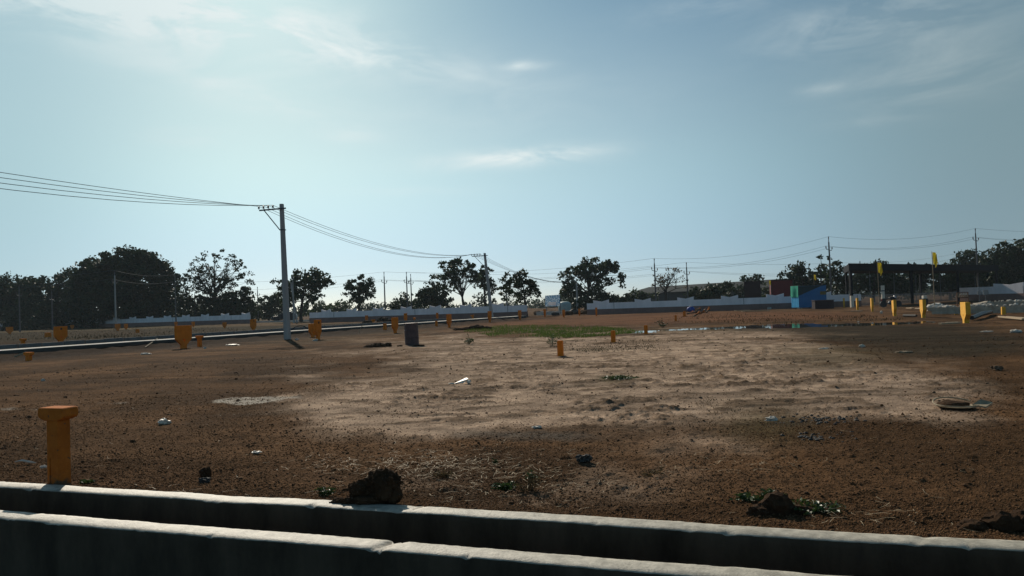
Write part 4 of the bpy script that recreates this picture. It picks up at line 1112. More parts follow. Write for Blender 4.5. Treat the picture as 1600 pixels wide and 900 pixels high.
# ------------------------------------------------------------------ parked car in the left gap
def car():
    p = P(423, 128); root = empty('parked_car', (p.x, p.y, .05)); root.rotation_euler = (0, 0, R(8)); Lc = 4.3
    prof = [(0, .38), (.05, .78), (.35, .92), (1.15, 1.05), (1.85, 1.62), (2.3, 1.72), (3.3, 1.70), (4.0, 1.45), (4.25, 1.05), (4.3, .45), (4.2, .32), (.1, .32)]
    mb = MB(); mb.prism(prof, 1.7, Matrix.Translation((0, .85, 0))); o = mb.build('body', M['car'], bevel=.05, smooth=False); o.parent = root
    mb = MB(); mb.prism([(1.22, 1.06), (1.85, 1.58), (2.35, 1.62), (2.4, 1.10)], 1.74, Matrix.Translation((0, .85, 0))); mb.prism([(2.5, 1.10), (2.45, 1.62), (3.3, 1.6), (3.9, 1.35), (4.0, 1.12)], 1.74, Matrix.Translation((0, .85, 0)))
    o = mb.build('side_window', M['glass']); o.parent = root
    for x in (.85, 3.45):
        for y in (.02, 1.68):
            mb = MB(); rm = Matrix.Rotation(R(90), 3, 'X'); mb.lathe([(.20, -.10), (.33, -.10), (.33, .10), (.20, .10)], (x, y, .30), 16, rm); o = mb.build('wheel', M['black']); o.parent = root
    mb = MB(); mb.box((.62, .85, .985), (.50, 1.2, .012), mtx=Matrix.Rotation(R(-9), 3, 'Y')); o = mb.build('bonnet_panel', M['steel']); o.parent = root
    for y in (.25, 1.45):
        mb = MB(); mb.box((.06, y, .72), (.10, .3, .14)); o = mb.build('headlight', M['chrome']); o.parent = root
    tag(root, 'black car parked in the wall gap, half hidden by the big utility pole', 'car')
car()

# ------------------------------------------------------------------ canopy at the right
def canopy():
    A = dep(1326, 412, 77); B = dep(1560, 415.5, 100); zt = A.z; th = .72
    root = empty('gate_canopy', (A.x, A.y, 0))
    dv = Vector((4.4, 11, 0)); a = Vector((0, 0, 0)); b = Vector((B.x - A.x, B.y - A.y, 0))
    q = [a, b, b + dv, a + dv]
    mb = MB(); vs = [(p.x, p.y, zt - th) for p in q] + [(p.x, p.y, zt) for p in q]
    mb.add(vs, [(3, 2, 1, 0), (4, 5, 6, 7), (0, 1, 5, 4), (1, 2, 6, 5), (2, 3, 7, 6), (3, 0, 4, 7)]); o = mb.build('roof', M['canopy']); o.parent = root
    bd = b.normalized()
    mb = MB(); nrm = Vector((bd.y, -bd.x, 0))
    c = b * .5 + nrm * .03; mb.box((c.x, c.y, zt - .03), (b.length + .1, .10, .12), math.atan2(bd.y, bd.x)); o = mb.build('roof_edge', M['canopy']); o.parent = root
    for k, p in enumerate([bd * .35 + dv * .03, bd * .35 + dv * .14, b * .36 + dv * .1, b * .68 + dv * .1, b * .985 + dv * .05, dv * .95 + bd * .5, dv * .95 + b * .5, dv * .93 + b * .97]):
        mb = MB(); mb.box((p.x, p.y, (zt - th) / 2), (.24, .24, zt - th)); o = mb.build('column', M['canopy']); o.parent = root
        if k == 0:
            mb = MB(); mb.box((p.x, p.y, .60), (.30, .30, 1.22)); o = mb.build('column_foot', M['plastic_white']); o.parent = root
    for k in range(6):
        p = b * (.08 + .17 * k) + dv * .5
        mb = MB(); mb.tube([(p.x, p.y, zt), (p.x, p.y, zt + .55)], .05, 5); o = mb.build('starter_bar', M['steel']); o.parent = root
    for k in range(6):
        p = b * (.12 + .15 * k) + dv * (.25 + .1 * (k % 3))
        mb = MB(); mb.tube([(p.x, p.y, 0), (p.x, p.y, zt - th)], .035, 5); o = mb.build('prop', M['steel']); o.parent = root
    tag(root, 'dark flat-roofed steel gate canopy on columns at the right', 'canopy')
    # railing of bars below it
    rail = empty('bar_fence', (A.x, A.y, 0)); mb = MB(); L_ = b.length
    n = int(L_ / .22)
    for k in range(n):
        p = b * (.05 + .93 * k / n) + dv * .35; mb.box((p.x, p.y, .62), (.03, .03, 1.24))
    for z in (.15, 1.15):
        p0, p1 = b * .05 + dv * .35, b * .98 + dv * .35; c = (p0 + p1) / 2; mb.box((c.x, c.y, z), ((p1 - p0).length, .04, .05), math.atan2(bd.y, bd.x))
    o = mb.build('bar_panel', M['steel']); o.parent = rail
    tag(rail, 'dark iron bar fence running under the canopy', 'fence')
canopy()
g = at(1380.5, 479); mb = MB(); h = dep(1380.5, 446, g.y).z
root = empty('gate_post', (g.x, g.y, 0)); mb.box((0, 0, .75 + (h - .75) / 2), (.26, .26, h - .75)); o = mb.build('white_shaft', M['plastic_white'], bevel=.02); o.parent = root
mb = MB(); mb.box((0, 0, .37), (.42, .42, .76)); o = mb.build('dark_base', M['black'], bevel=.02); o.parent = root
mb = MB(); mb.box((0, -.01, h - .55), (.28, .28, .12)); o = mb.build('band', M['steel']); o.parent = root
tag(root, 'slim white post on a dark base under the canopy', 'gate post')

def motorcycle():
    g = at(1392, 480); root = empty('motorcycle', (g.x, g.y, 0)); root.rotation_euler = (0, 0, R(-12))
    rm = Matrix.Rotation(R(90), 3, 'X')
    for x in (-.65, .65):
        mb = MB(); mb.lathe([(.22, -.05), (.31, -.06), (.31, .06), (.22, .05)], (x, 0, .31), 18, rm); o = mb.build('wheel', M['black']); o.parent = root
    mb = MB(); mb.tube([(.65, 0, .31), (.42, 0, .85), (.38, 0, 1.05)], .035, 6); mb.tube([(.42, 0, .8), (-.1, 0, .35), (-.65, 0, .31)], .04, 6); mb.tube([(.4, 0, .85), (-.6, 0, .72), (-.65, 0, .31)], .035, 6); o = mb.build('frame', M['black']); o.parent = root
    mb = MB(); mb.lump((.15, 0, .85), .26, .1, 2, 3, (1.2, .6, .6)); o = mb.build('tank', M['car'], smooth=True); o.parent = root
    mb = MB(); mb.box((-.38, 0, .82), (.75, .24, .10)); o = mb.build('seat', M['black'], bevel=.03); o.parent = root
    mb = MB(); mb.lump((-.02, 0, .42), .22, .2, 2, 4, (1, .7, .9)); o = mb.build('engine', M['steel']); o.parent = root
    mb = MB(); mb.tube([(.36, -.36, 1.08), (.40, 0, 1.02), (.36, .36, 1.08)], .02, 6); o = mb.build('handlebar', M['chrome']); o.parent = root
    mb = MB(); mb.lathe([(.09, 0), (.09, .1), (.03, .16)], (.5, 0, .92), 12, Matrix.Rotation(R(-90), 3, 'Y')); o = mb.build('headlight', M['chrome']); o.parent = root
    mb = MB(); mb.box((-.78, 0, .72), (.05, .14, .08)); o = mb.build('tail_light', M['tail']); o.parent = root
    tag(root, 'dark motorcycle parked right of the slim white post', 'motorcycle')
motorcycle()

# cement block walls, rubble, hose at the right
def block_wall(p0, p1, h, label, rows, seed):
    d = p1 - p0; L_ = d.length; ang = math.atan2(d.y, d.x); root = empty('block_wall', (p0.x, p0.y, 0)); root.rotation_euler = (0, 0, ang)
    rnd = random.Random(seed); bw = .42; rh = h / rows; mb = MB()
    for r_ in range(rows):
        x = -(r_ % 2) * bw * .5
        while x < L_:
            w_ = bw - .02
            if not (r_ == rows - 1 and rnd.random() < .12): mb.box((x + bw / 2, rnd.uniform(-.012, .012), rh * (r_ + .5)), (w_, .2, rh - .018), rnd.uniform(-.02, .02))
            x += bw
    mb.box((L_ / 2, .02, h / 2 - .02), (L_, .15, h - .04))
    o = mb.build('block_courses', M['block']); o.parent = root
    cp = MB(); x = .1
    while x < L_ - .2:
        r_ = rnd.uniform(.05, .13); cp.lump((x, rnd.uniform(-.06, .06), h + r_ * .35), r_, .5, 1, rnd.randint(0, 999), (1.3, .9, .7)); x += rnd.uniform(.12, .42)
    o = cp.build('mortar_lumps', M['lime']); o.parent = root; o['kind'] = 'stuff'
    tag(root, label, 'block wall'); return root
block_wall(at(1456, 491.0), at(1690, 487), .42, 'low unfinished cement block wall behind the two ochre stubs', 2, 1)
block_wall(P(1543, 58), P(1700, 52), .42, 'farther low block wall under the canopy end with a pale top', 3, 2)
rnd = random.Random(12)
rb = [(1458, 486, .34, 'plump white sack, leftmost on the rubble by the flag pole'), (1463, 484.5, .4, 'largest white chunk on the rubble heap by the flag pole'), (1469, 484, .35, 'white chunk beside the green sprig on the rubble heap'), (1474, 486, .3, 'low white chunk at right end of the rubble heap'), (1480, 486, .28, 'greyish chunk behind the left ochre stub'),
      (1487, 485, .3, 'pale chunk directly above the left ochre stub'), (1521, 486, .36, 'dark grey chunk right of the largest yellow board'), (1530, 484, .4, 'grey chunk between largest yellow board and hose'), (1538, 483.5, .45, 'biggest grey chunk near the hose'), (1546, 484.5, .35, 'grey chunk under the left end of the hose'), (1590, 474, .3, 'white chunk on top of the farther block wall')]
for k, (px, py, r, lab) in enumerate(rb):
    g = at(px, py); mb = MB(); mb.lump((0, 0, r * .5), r, .55, 2, 90 + k, (1.2, 1, .75)); o = mb.build('rubble_chunk', M['lime'] if (k < 4 or k == 10) else M['block']); o.location = (g.x, g.y, .0 if k != 10 else 0); tag(o, lab, 'rubble', 'rubble by the block wall')
def pixpath(pts, Y): return [dep(a, b, Y) for a, b in pts]
mb = MB(); mb.tube(pixpath([(1545, 488), (1556, 482.5), (1568, 478.5), (1580, 477), (1592, 479), (1604, 483), (1622, 486)], 46), .035, 6)
o = mb.build('hose', M['black']); tag(o, 'black hose arching over the block wall at the right', 'hose')
mb = MB(); a = at(1519, 500); b_ = at(1549, 491); mb.tube([a + Vector((0, 0, .1)), (a + b_) / 2 + Vector((0, 0, .16)), b_ + Vector((0, 0, .12))], [.10, .12, .10], 10)
o = mb.build('pipe', M['black']); tag(o, 'thick black pipe lying right of the largest yellow board', 'pipe')
mb = MB(); a = at(1390 + 22, 494.6); b_ = at(1432, 495.0); mb.tube([a + Vector((0, 0, .06)), b_ + Vector((0, 0, .06))], .07, 8); o = mb.build('pipe', M['stone_grey']); tag(o, 'grey pipe lying between the two middle yellow boards', 'pipe')
for k, (a0, a1, lab) in enumerate([((1469, 508.5), (1500, 507), 'long yellowish plank on the ground left of the largest yellow board'), ((1417, 482.6), (1426, 482.8), 'pale slab left of the rubble, below the canopy'), ((1431, 483), (1441, 483.4), 'pale slab touching the board left of the rubble'), ((1562, 497), (1600, 501), 'pale plank lying right of the ochre stub under the hose'), ((1330, 487.5), (1346, 487.3), 'pale plank on the red soil between yellow boards')]):
    p0, p1 = at(*a0), at(*a1); c = (p0 + p1) / 2; mb = MB(); mb.box((0, 0, .05), ((p1 - p0).length, .16, .06)); mb.box((.2, .12, .07), ((p1 - p0).length * .6, .08, .05), .05)
    o = mb.build('plank', M['plank'], bevel=.005); o.location = (c.x, c.y, .02); o.rotation_euler = (0, 0, math.atan2(p1.y - p0.y, p1.x - p0.x)); tag(o, lab, 'plank', 'planks on the right side')
# slatted barrier, panels
g = P(1503.5, 66); zt = dep(1503.5, 456.5, 66).z; root = empty('slat_barrier', g); mb = MB()
for x in (-.5, .5): mb.box((x, 0, zt / 2), (.06, .06, zt))
for z in (zt - .02, zt - .48): mb.box((0, 0, z), (1.06, .05, .06))
o = mb.build('frame', M['rust']); o.parent = root
for k in range(7):
    mb = MB(); mb.box((-.42 + .14 * k, -.04, zt - .25), (.05, .02, .36), mtx=Matrix.Rotation(.25 * math.sin(k * 1.9), 3, 'Y')); o = mb.build('slat', M['plank']); o.parent = root
tag(root, 'rusty barrier with pale slats above the largest yellow board', 'barrier')
for k, (px, py0, py1, w, lab) in enumerate([(1530.5, 455, 460.5, .42, 'left grey panel of the pair under the canopy'), (1540, 453, 460.5, .46, 'right, tilted and paler grey panel of the pair under the canopy')]):
    t, bt = dep(px, py0, 66), dep(px, py1, 66); root = empty('notice_panel', (t.x, t.y, 0)); mb = MB(); mb.box((0, 0, (t.z + bt.z) / 2), (w, .04, t.z - bt.z), mtx=Matrix.Rotation(-.12 * k, 3, 'Y')); o = mb.build('panel', M['grey_panel']); o.parent = root
    mb = MB(); mb.tube([(0, .05, 0), (0, .05, t.z + (.45 if k == 0 else 0))], .03, 6); o = mb.build('leg', M['steel']); o.parent = root
    tag(root, lab, 'panel', 'grey panels under the canopy')
# small white van far under the canopy
g = P(1444, 62); root = empty('water_cooler_box', (g.x, g.y, 0)); zt = dep(1444, 462, 62).z; mb = MB(); mb.box((0, 0, zt - .12), (.32, .30, .24)); o = mb.build('box_lid', M['plastic_white'], bevel=.02); o.parent = root
mb = MB(); mb.box((0, 0, (zt - .25) / 2), (.40, .36, zt - .25)); o = mb.build('stand', M['black'], bevel=.01); o.parent = root
tag(root, 'small white box on a black stand behind the yellow board near the rubble', 'box')

# leaning sticks etc. on the left
def stick(a, b, za, zb, r, label, m='plank'):
    p0, p1 = at(*a), at(*b); mb = MB(); mb.tube([(p0.x, p0.y, za), (p1.x, p1.y, zb)], r, 5); o = mb.build('stick', M[m]); tag(o, label, 'stick', 'pale sticks on the left')
p0 = at(227, 543.5); p1 = dep(246, 529, p0.y + 2); mb = MB(); mb.tube([(p0.x, p0.y, .03), (p1.x, p1.y, p1.z)], .025, 5); o = mb.build('stick', M['plank']); tag(o, 'pale stick leaning against the pale drain strip, left of the biggest board', 'stick', 'pale sticks on the left')
p0 = at(22, 559); p1 = dep(41, 550, p0.y + .3); mb = MB(); mb.tube([(p0.x, p0.y, .03), (p1.x, p1.y, p1.z)], .035, 5); o = mb.build('stick', M['plank']); tag(o, 'pale stick leaning on the low T post at the left edge', 'stick', 'pale sticks on the left')
p0 = at(561, 521); mb = MB(); mb.tube([(p0.x, p0.y, 0), (p0.x + .12, p0.y, .35), (p0.x + .3, p0.y + .1, .6)], .02, 5); o = mb.build('stick', M['plank']); tag(o, 'short bent pale stick on the drain bank left of the rusty drum', 'stick', 'pale sticks on the left')
mb = MB(); mb.tube(pixpath([(455, 516), (461, 511), (469, 509), (476, 510), (482, 515)], 50), .03, 5); o = mb.build('cable_loop', M['black']); tag(o, 'dark cable loop on the ground right of the big utility pole', 'cable')

# ------------------------------------------------------------------ litter on the plot
def litter(px, py, lab, fn, name, m, cat='litter', group='litter on the plot', smooth=False):
    g = gat(px, py); mb = MB(); fn(mb); o = mb.build(name, m, smooth=smooth); o.location = (g.x, g.y, float(gz(np.array([g.x]), np.array([g.y]))[0]) + (.02 if name == 'broken_basin' else .0)); tag(o, lab, cat, group); return o
def crumple(seed, r, sq): return lambda mb: mb.lump((0, 0, r * sq[2] * .7), r, .55, 3, seed, sq)
litter(256, 663, 'crumpled white cloth scrap on the brown soil left of the lime patch', crumple(1, .062, (1.2, .9, .7)), 'cloth_scrap', M['plastic_white'])
litter(40, 727, 'thin white plastic strip on the soil behind the large T post', lambda mb: mb.tube([(-.12, .02, .03), (-.03, 0, .045), (.05, -.01, .03), (.10, .01, .015)], [.004, .012, .014, .004], 5), 'plastic_strip', M['plastic_white'])
litter(68, 732, 'small white stone beside the large T post', crumple(3, .022, (1.3, 1, .7)), 'stone', M['lime'])
litter(401, 709, 'small flat white scrap on the soil in front of the lime patch', crumple(4, .03, (1.6, .8, .4)), 'plastic_scrap', M['plastic_white'])
def tent(mb):
    k0 = len(mb.v)
    mb.add([(-.20, -.02, .01), (.12, .10, .16), (.16, -.06, .14), (.02, -.09, .02), (-.22, -.03, .02), (.11, .11, .175), (.17, -.06, .155), (.0, -.10, .03)], [(0, 1, 2, 3), (4, 7, 6, 5), (0, 4, 5, 1), (1, 5, 6, 2), (2, 6, 7, 3), (3, 7, 4, 0)])
    mb.lump((.17, -.03, .07), .06, .5, 2, 4, (1, .8, 1.1)); mb.lump((-.27, -.02, .02), .05, .5, 2, 5, (1.5, .8, .6)); mb.v = [(a * .72, b * .72, c * .62) for a, b, c in mb.v]
litter(722, 600, 'white torn packaging propped up on the pale sand in the middle', tent, 'torn_packaging', M['plastic_white'])
def basin(mb):
    pts = []
    for k in range(26):
        a = R(20 + 300 * k / 25); pts.append((.24 * math.cos(a), .24 * math.sin(a), .035 + .05 * max(0, math.sin(a))))
    mb.tube(pts, .009, 6)
    mb.add([(.10, -.16, .05), (.24, -.10, .10), (.36, -.13, .06), (.20, -.25, .03), (.10, -.16, .035), (.24, -.10, .085), (.36, -.13, .045), (.20, -.25, .015)], [(0, 3, 2, 1), (4, 5, 6, 7), (0, 1, 5, 4), (1, 2, 6, 5), (2, 3, 7, 6), (3, 0, 4, 7)])
    mb.lathe([(.21, .012), (.215, .02)], (0, 0, 0), 18)
o = litter(1494, 639, 'broken cream plastic basin rim filled with dirt at the right', basin, 'broken_basin', M['cream'])
q = MB(); q.lump((-.03, 0, .02), .17, .3, 3, 6, (1, .9, .35)); c = q.build('dirt_fill', M['clod_dark']); c.parent = o
litter(839, 669, 'white scrap on the grey soil patch', crumple(7, .03, (1.9, .9, .5)), 'plastic_scrap', M['plastic_white'])
litter(1287, 545, 'long white scrap on the sand far right of the square stubs', crumple(8, .07, (2.0, .8, .4)), 'plastic_scrap', M['plastic_white'])
litter(1347, 543, 'small white scrap right of the long white scrap', crumple(9, .06, (1.3, .8, .7)), 'plastic_scrap', M['plastic_white'])
litter(1413, 551, 'flat pale scrap on the dark wet soil', crumple(10, .09, (2.2, .8, .25)), 'plastic_scrap', M['plank'])
litter(1587, 520, 'round pale stone at the right edge on the dark wet soil', crumple(11, .13, (1.3, 1, .5)), 'stone', M['lime'])
litter(1541, 519, 'small pale scrap left of the round pale stone', crumple(12, .09, (2.0, .8, .3)), 'plastic_scrap', M['lime'])
litter(1363, 505, 'white pebble at the right end of the puddle', crumple(13, .05, (1.1, .9, .9)), 'stone', M['lime'])
litter(1341, 504, 'white pebble on the far bank of the puddle', crumple(14, .05, (1.1, .9, .8)), 'stone', M['lime'])
litter(1377, 490, 'white lump below the slim white post', crumple(15, .10, (.9, .9, 1.1)), 'stone', M['lime'])
litter(1558, 579, 'dull clay lump on the dark soil at the right', crumple(16, .08, (1.2, 1, .6)), 'stone', M['clod_pale'])
litter(228, 554, 'flat white scrap below the pale drain strip at left', crumple(17, .10, (2.0, .8, .35)), 'plastic_scrap', M['plastic_white'])
litter(362, 540, 'flat pale scrap right of the small T post by the biggest board', crumple(18, .13, (2.2, .8, .3)), 'plastic_scrap', M['plastic_white'])
litter(320, 545, 'white pebble at the foot of the small T post', crumple(19, .06, (1, 1, .9)), 'stone', M['lime'])
litter(67, 595, 'white speck of litter alone on the brown soil at left', crumple(20, .045, (1, 1, .8)), 'stone', M['lime'])
litter(464, 532, 'white lump right of the foot of the big utility pole', crumple(21, .09, (1, 1, .8)), 'stone', M['lime'])
litter(493, 533, 'white lump at the foot of the tall narrow board', crumple(22, .09, (1.4, 1, .7)), 'stone', M['lime'])
litter(1205, 658, 'small white shard on the olive ground at right', crumple(23, .045, (1.4, .9, .7)), 'stone', M['lime'])
litter(913, 725, 'dark grey stone on the brown soil near the drain', crumple(24, .05, (1.3, 1, .8)), 'stone', M['stone_grey'])
litter(321, 744, 'dark clod stack on the soil near the drain wall, left of the dirt lump', crumple(25, .045, (1.1, .9, 1.1)), 'stone', M['clod_dark'])
litter(320, 754, 'small grey stone in front of the dark clod near the drain wall', crumple(26, .035, (1.3, .9, .7)), 'stone', M['stone_grey'])

# soil heaps that one can tell apart
def heap(px, py, parts, label, m='clod_dark', z=0.0, name='soil_heap'):
    g = at(px, py, z) if z else gat(px, py); mb = MB()
    for k, (x, y, zc, r, sq) in enumerate(parts): mb.lump((x, y, zc), r, .32, 4 if r > .1 else 3, int(px) + k * 7, sq)
    if name == 'earth_lump':
        rn = random.Random(4); base_v = [Vector(v) for v in mb.v]
        for v in rn.sample(base_v, 380):
            if v.z > .0: mb.lump(v * rn.uniform(.96, 1.03), rn.uniform(.004, .011), .5, 1, rn.randint(0, 999))
    o = mb.build(name, M[m], smooth=False); o.location = (g.x, g.y, z if z else gzp(g.x, g.y) - .01); tag(o, label, 'soil heap', 'dark soil heaps'); return o
gl = at(597, 783, WALL_Z)
heap(587, 784, [(.05, .05, .085, .135, (.88, .8, .98)), (-.085, .05, .06, .105, (1.0, .8, .85)), (-.16, -.02, .015, .06, (1.3, .8, .5)), (-.06, -.04, .02, .07, (1.5, .7, .5)), (.09, .05, .05, .10, (.7, .9, .8)), (-.25, 0, .01, .04, (1.5, .8, .6))],
     'big dark crumbly lump of earth sitting on the drain wall', z=WALL_Z, name='earth_lump')
heap(1222, 808, [(0, .08, .06, .10, (1.0, .9, .9)), (-.12, .06, .03, .07, (1.3, .9, .7)), (.14, .08, .02, .07, (1.5, .9, .6)), (.3, .08, .02, .05, (1.6, 1, .6))], 'dark soil heap among weeds at the edge of the drain, right of centre')
heap(1575, 832, [(0, .05, .05, .08, (1.4, 1, .8)), (-.18, .05, .03, .06, (1.4, 1, .7)), (.17, .05, .05, .09, (1.2, 1, .8))], 'dark soil heap at the drain edge in the right corner')
heap(590, 542, [(0, 0, .05, .22, (1.4, 1, .5)), (-.3, 0, .03, .15, (1.4, 1, .5)), (.4, .1, .05, .15, (1, 1, .75)), (.2, .0, .05, .12, (1, 1, .7))], 'dark soil heap left of the rusty drum')
heap(745, 515, [(0, 0, .1, .32, (1.6, 1, .6)), (-.7, .1, .06, .24, (1.6, 1, .5)), (.6, 0, .06, .25, (1.4, 1, .55)), (-1.2, .2, .05, .2, (1.4, 1, .5))], 'dark soil heap at the left tip of the grass strip')
heap(655, 540.5, [(0, 0, .02, .12, (1.6, 1, .4)), (-.75, 0, .03, .09, (1.3, 1, .5))], 'low dirt scatter at the foot of the rusty drum')
heap(968, 537.5, [(0, 0, .0, .09, (2.2, 1, .4))], 'little dirt ring at the foot of the middle square stub')
heap(888, 559, [(0, 0, .0, .07, (2.2, 1, .4)), (-.2, 0, 0, .06, (1.8, 1, .4))], 'little dirt ring at the foot of the nearest square stub')
heap(574, 505.5, [(0, 0, .1, .4, (1.4, 1, .6))], 'dark heap beside the marked board before the middle wall')
heap(598, 503, [(0, 0, .2, .5, (1.3, 1, .8)), (.8, 0, .1, .35, (1.4, 1, .6))], 'dark earth pile on the far side of the road, left of the rusty drum')
# slag-grey stone clusters on the right
rnd = random.Random(3)
for (cx, cy, n, lab) in ((1280, 655, 90, 'upper patch of dark slag stones on the olive ground'), (1290, 682, 60, 'lower patch of dark slag stones on the olive ground')):
    mb = MB(); c0 = at(cx, cy)
    for k in range(n):
        p = at(cx + rnd.gauss(0, 30), cy + rnd.gauss(0, 3.5) + rnd.uniform(-2, 2)); r = rnd.uniform(.008, .024)
        mb.lump((p.x, p.y, gzp(p.x, p.y) + r * .3), r, .5, 1, k, (1.2, 1, .8))
    o = mb.build('slag_patch', M['stone_grey']); tag(o, lab, 'stones', kind='stuff')

# ------------------------------------------------------------------ clods, straw, grass (uncountable)
def ico():
    bm = bmesh.new(); bmesh.ops.create_icosphere(bm, subdivisions=1, radius=1); bm.verts.ensure_lookup_table()
    v = np.array([q.co[:] for q in bm.verts]); f = np.array([[q.index for q in p.verts] for p in bm.faces]); bm.free(); return v, f
IV0, IF0 = ico()
OV = np.array([(1, 0, 0), (-1, 0, 0), (0, 1, 0), (0, -1, 0), (0, 0, 1), (0, 0, -1)], float)
OF = np.array([(0, 2, 4), (2, 1, 4), (1, 3, 4), (3, 0, 4), (2, 0, 5), (1, 2, 5), (3, 1, 5), (0, 3, 5)])
def scatter_clods(name, x, y, size, m, label, seed, sink=.25, small=False):
    rng = np.random.default_rng(seed); n = len(x); z = gz(x, y)
    IV, IF = (OV, OF) if small else (IV0, IF0)
    k = len(IV)
    jit = 1 + rng.uniform(-.38, .38, (n, k, 1))
    sq = np.stack([rng.uniform(.8, 1.5, n), rng.uniform(.7, 1.1, n), rng.uniform(.5, .95, n)], -1)[:, None]
    ang = rng.uniform(0, 6.28, n); ca, sa = np.cos(ang), np.sin(ang)
    p = IV[None] * jit * sq * size[:, None, None]
    px_ = p[..., 0] * ca[:, None] - p[..., 1] * sa[:, None]; py_ = p[..., 0] * sa[:, None] + p[..., 1] * ca[:, None]
    v = np.stack([px_ + x[:, None], py_ + y[:, None], p[..., 2] + (z + size * (.5 - sink))[:, None]], -1).reshape(-1, 3)
    f = (IF[None] + (np.arange(n) * k)[:, None, None]).reshape(-1, 3)
    o = np_mesh(name, v, f, m); tag(o, label, 'soil clods', kind='stuff'); return o
def fan(n, rng, v0=BACK_V + .01, vmax=40.0, pw=1.6):
    """random plot points, denser towards the drain"""
    th = rng.uniform(R(-42), R(42), n); t = rng.random(n) ** pw
    rm = v0 / np.cos(th - GA)
    r = rm + (np.maximum(vmax - rm, .2)) * t
    return np.sin(th) * r, np.cos(th) * r
rng = np.random.default_rng(21)
x, y = fan(38000, rng, pw=2.6, vmax=26)
mk = soil(x, y)
keep = rng.random(len(x)) < np.clip(.95 - .75 * mk['pale'], .1, 1) * (.35 + 1.3 * (fbm(x * .7, y * .7, 51, 3)) ** 2)
x, y = x[keep], y[keep]; dst = np.hypot(x, y)
sz = (.0035 + .009 * rng.random(len(x)) ** 3 + .012 * (rng.random(len(x)) < .012)) * (.75 + dst / 24)
scatter_clods('soil_clods', x, y, sz, M['clod'], 'brown crumbly clods strewn over the plot', 1)
x, y = fan(230000, rng, pw=2.6, vmax=15)
mk = soil(x, y)
keep = rng.random(len(x)) < np.clip(1 - .8 * mk['pale'], .1, 1) * (.25 + 1.6 * (fbm(x * 1.1, y * 1.1, 57, 3)) ** 2)
x, y = x[keep], y[keep]; dst = np.hypot(x, y)
scatter_clods('soil_crumbs', x, y, (.0025 + .0055 * rng.random(len(x)) ** 2) * (.75 + dst / 18), M['crumb'], 'fine brown crumbs covering the loose soil', 9, small=True)
x, y = fan(7000, rng, vmax=45, pw=1.3)
mk = soil(x, y); ln = fbm(x * 1.6 + 3, y * 3.4, 8, 4)
keep = (mk['pale'] > .3) & (rng.random(len(x)) < .15 + 5 * np.maximum(ln - .50, 0)); x, y = x[keep], y[keep]; dst = np.hypot(x, y)
scatter_clods('soil_clods', x, y, (.006 + .017 * rng.random(len(x)) ** 3) * (.7 + dst / 30), M['clod_pale'], 'darker lumps scattered over the pale sand', 2)
# crumbs along the drain edge and on its top
uu = rng.uniform(-9, 8, 1500); vv = BACK_V + np.abs(rng.normal(0, .07, 1500)) - .03
x = uu * U.x + vv * V.x; y = uu * U.y + vv * V.y
scatter_clods('soil_clods', x, y, .005 + .014 * rng.random(1500) ** 3, M['clod'], 'crumbs of soil along the back edge of the drain', 3, sink=.0)

def straws(n, gen, name, label, L0, L1, w, m, seed, zoff=.008):
    rng = np.random.default_rng(seed); x, y = gen(n, rng); n = len(x)
    z = gz(x, y) + zoff + rng.random(n) * .012
    a = rng.uniform(0, 6.28, n); L_ = rng.uniform(L0, L1, n); tz = rng.normal(0, .12, n)
    d = np.stack([np.cos(a), np.sin(a), tz], -1) * L_[:, None] * .5
    s = np.stack([-np.sin(a), np.cos(a), np.zeros(n)], -1) * w
    up = np.array([0, 0, w])[None]
    c = np.stack([x, y, z], -1); bend = rng.normal(0, .18, (n, 1)) * np.stack([-np.sin(a), np.cos(a), np.zeros(n)], -1) * L_[:, None]
    v = np.stack([c - d - s, c - d + s, c + bend + s * .8 + up * .6, c + bend - s * .8 + up * .6, c + d + s * .3, c + d - s * .3], 1).reshape(-1, 3)
    f = np.concatenate([np.arange(n)[:, None] * 6 + np.array([0, 1, 2, 3]), np.arange(n)[:, None] * 6 + np.array([3, 2, 4, 5])]).reshape(-1, 4)
    o = np_mesh(name, v, f, m); tag(o, label, 'straw', kind='stuff'); return o
def pxgen(blob):
    def g(n, rng):
        X = []; Y = []
        w = np.array([b[4] for b in blob]); w = w / w.sum()
        for (cx, cy, rx, ry, _), k in zip(blob, w):
            q = int(n * k); X.append(rng.normal(cx, rx, q)); Y.append(rng.normal(cy, ry, q))
        X = np.concatenate(X); Y = np.concatenate(Y)
        P_ = [at(a, b) for a, b in zip(X, Y)]
        x = np.array([p.x for p in P_]); y = np.array([p.y for p in P_])
        ok = (x * V.x + y * V.y > BACK_V + .02) & (y > 0)
        return x[ok], y[ok]
    return g
straws(700, pxgen([(700, 722, 70, 12, 3), (600, 728, 70, 10, 1.2), (820, 735, 70, 18, 1.3), (760, 755, 120, 16, .8), (1130, 725, 60, 12, .5), (1370, 800, 50, 10, .35), (500, 725, 50, 8, .3)]), 'dry_straw', 'dry straw bits scattered on the soil behind the drain', .03, .12, .0020, M['straw'], 5)
straws(260, lambda n, r: fan(n, r, vmax=14, pw=1.2), 'dry_straw', 'stray straw stalks spread thinly over the near plot', .03, .11, .0017, M['straw'], 6)

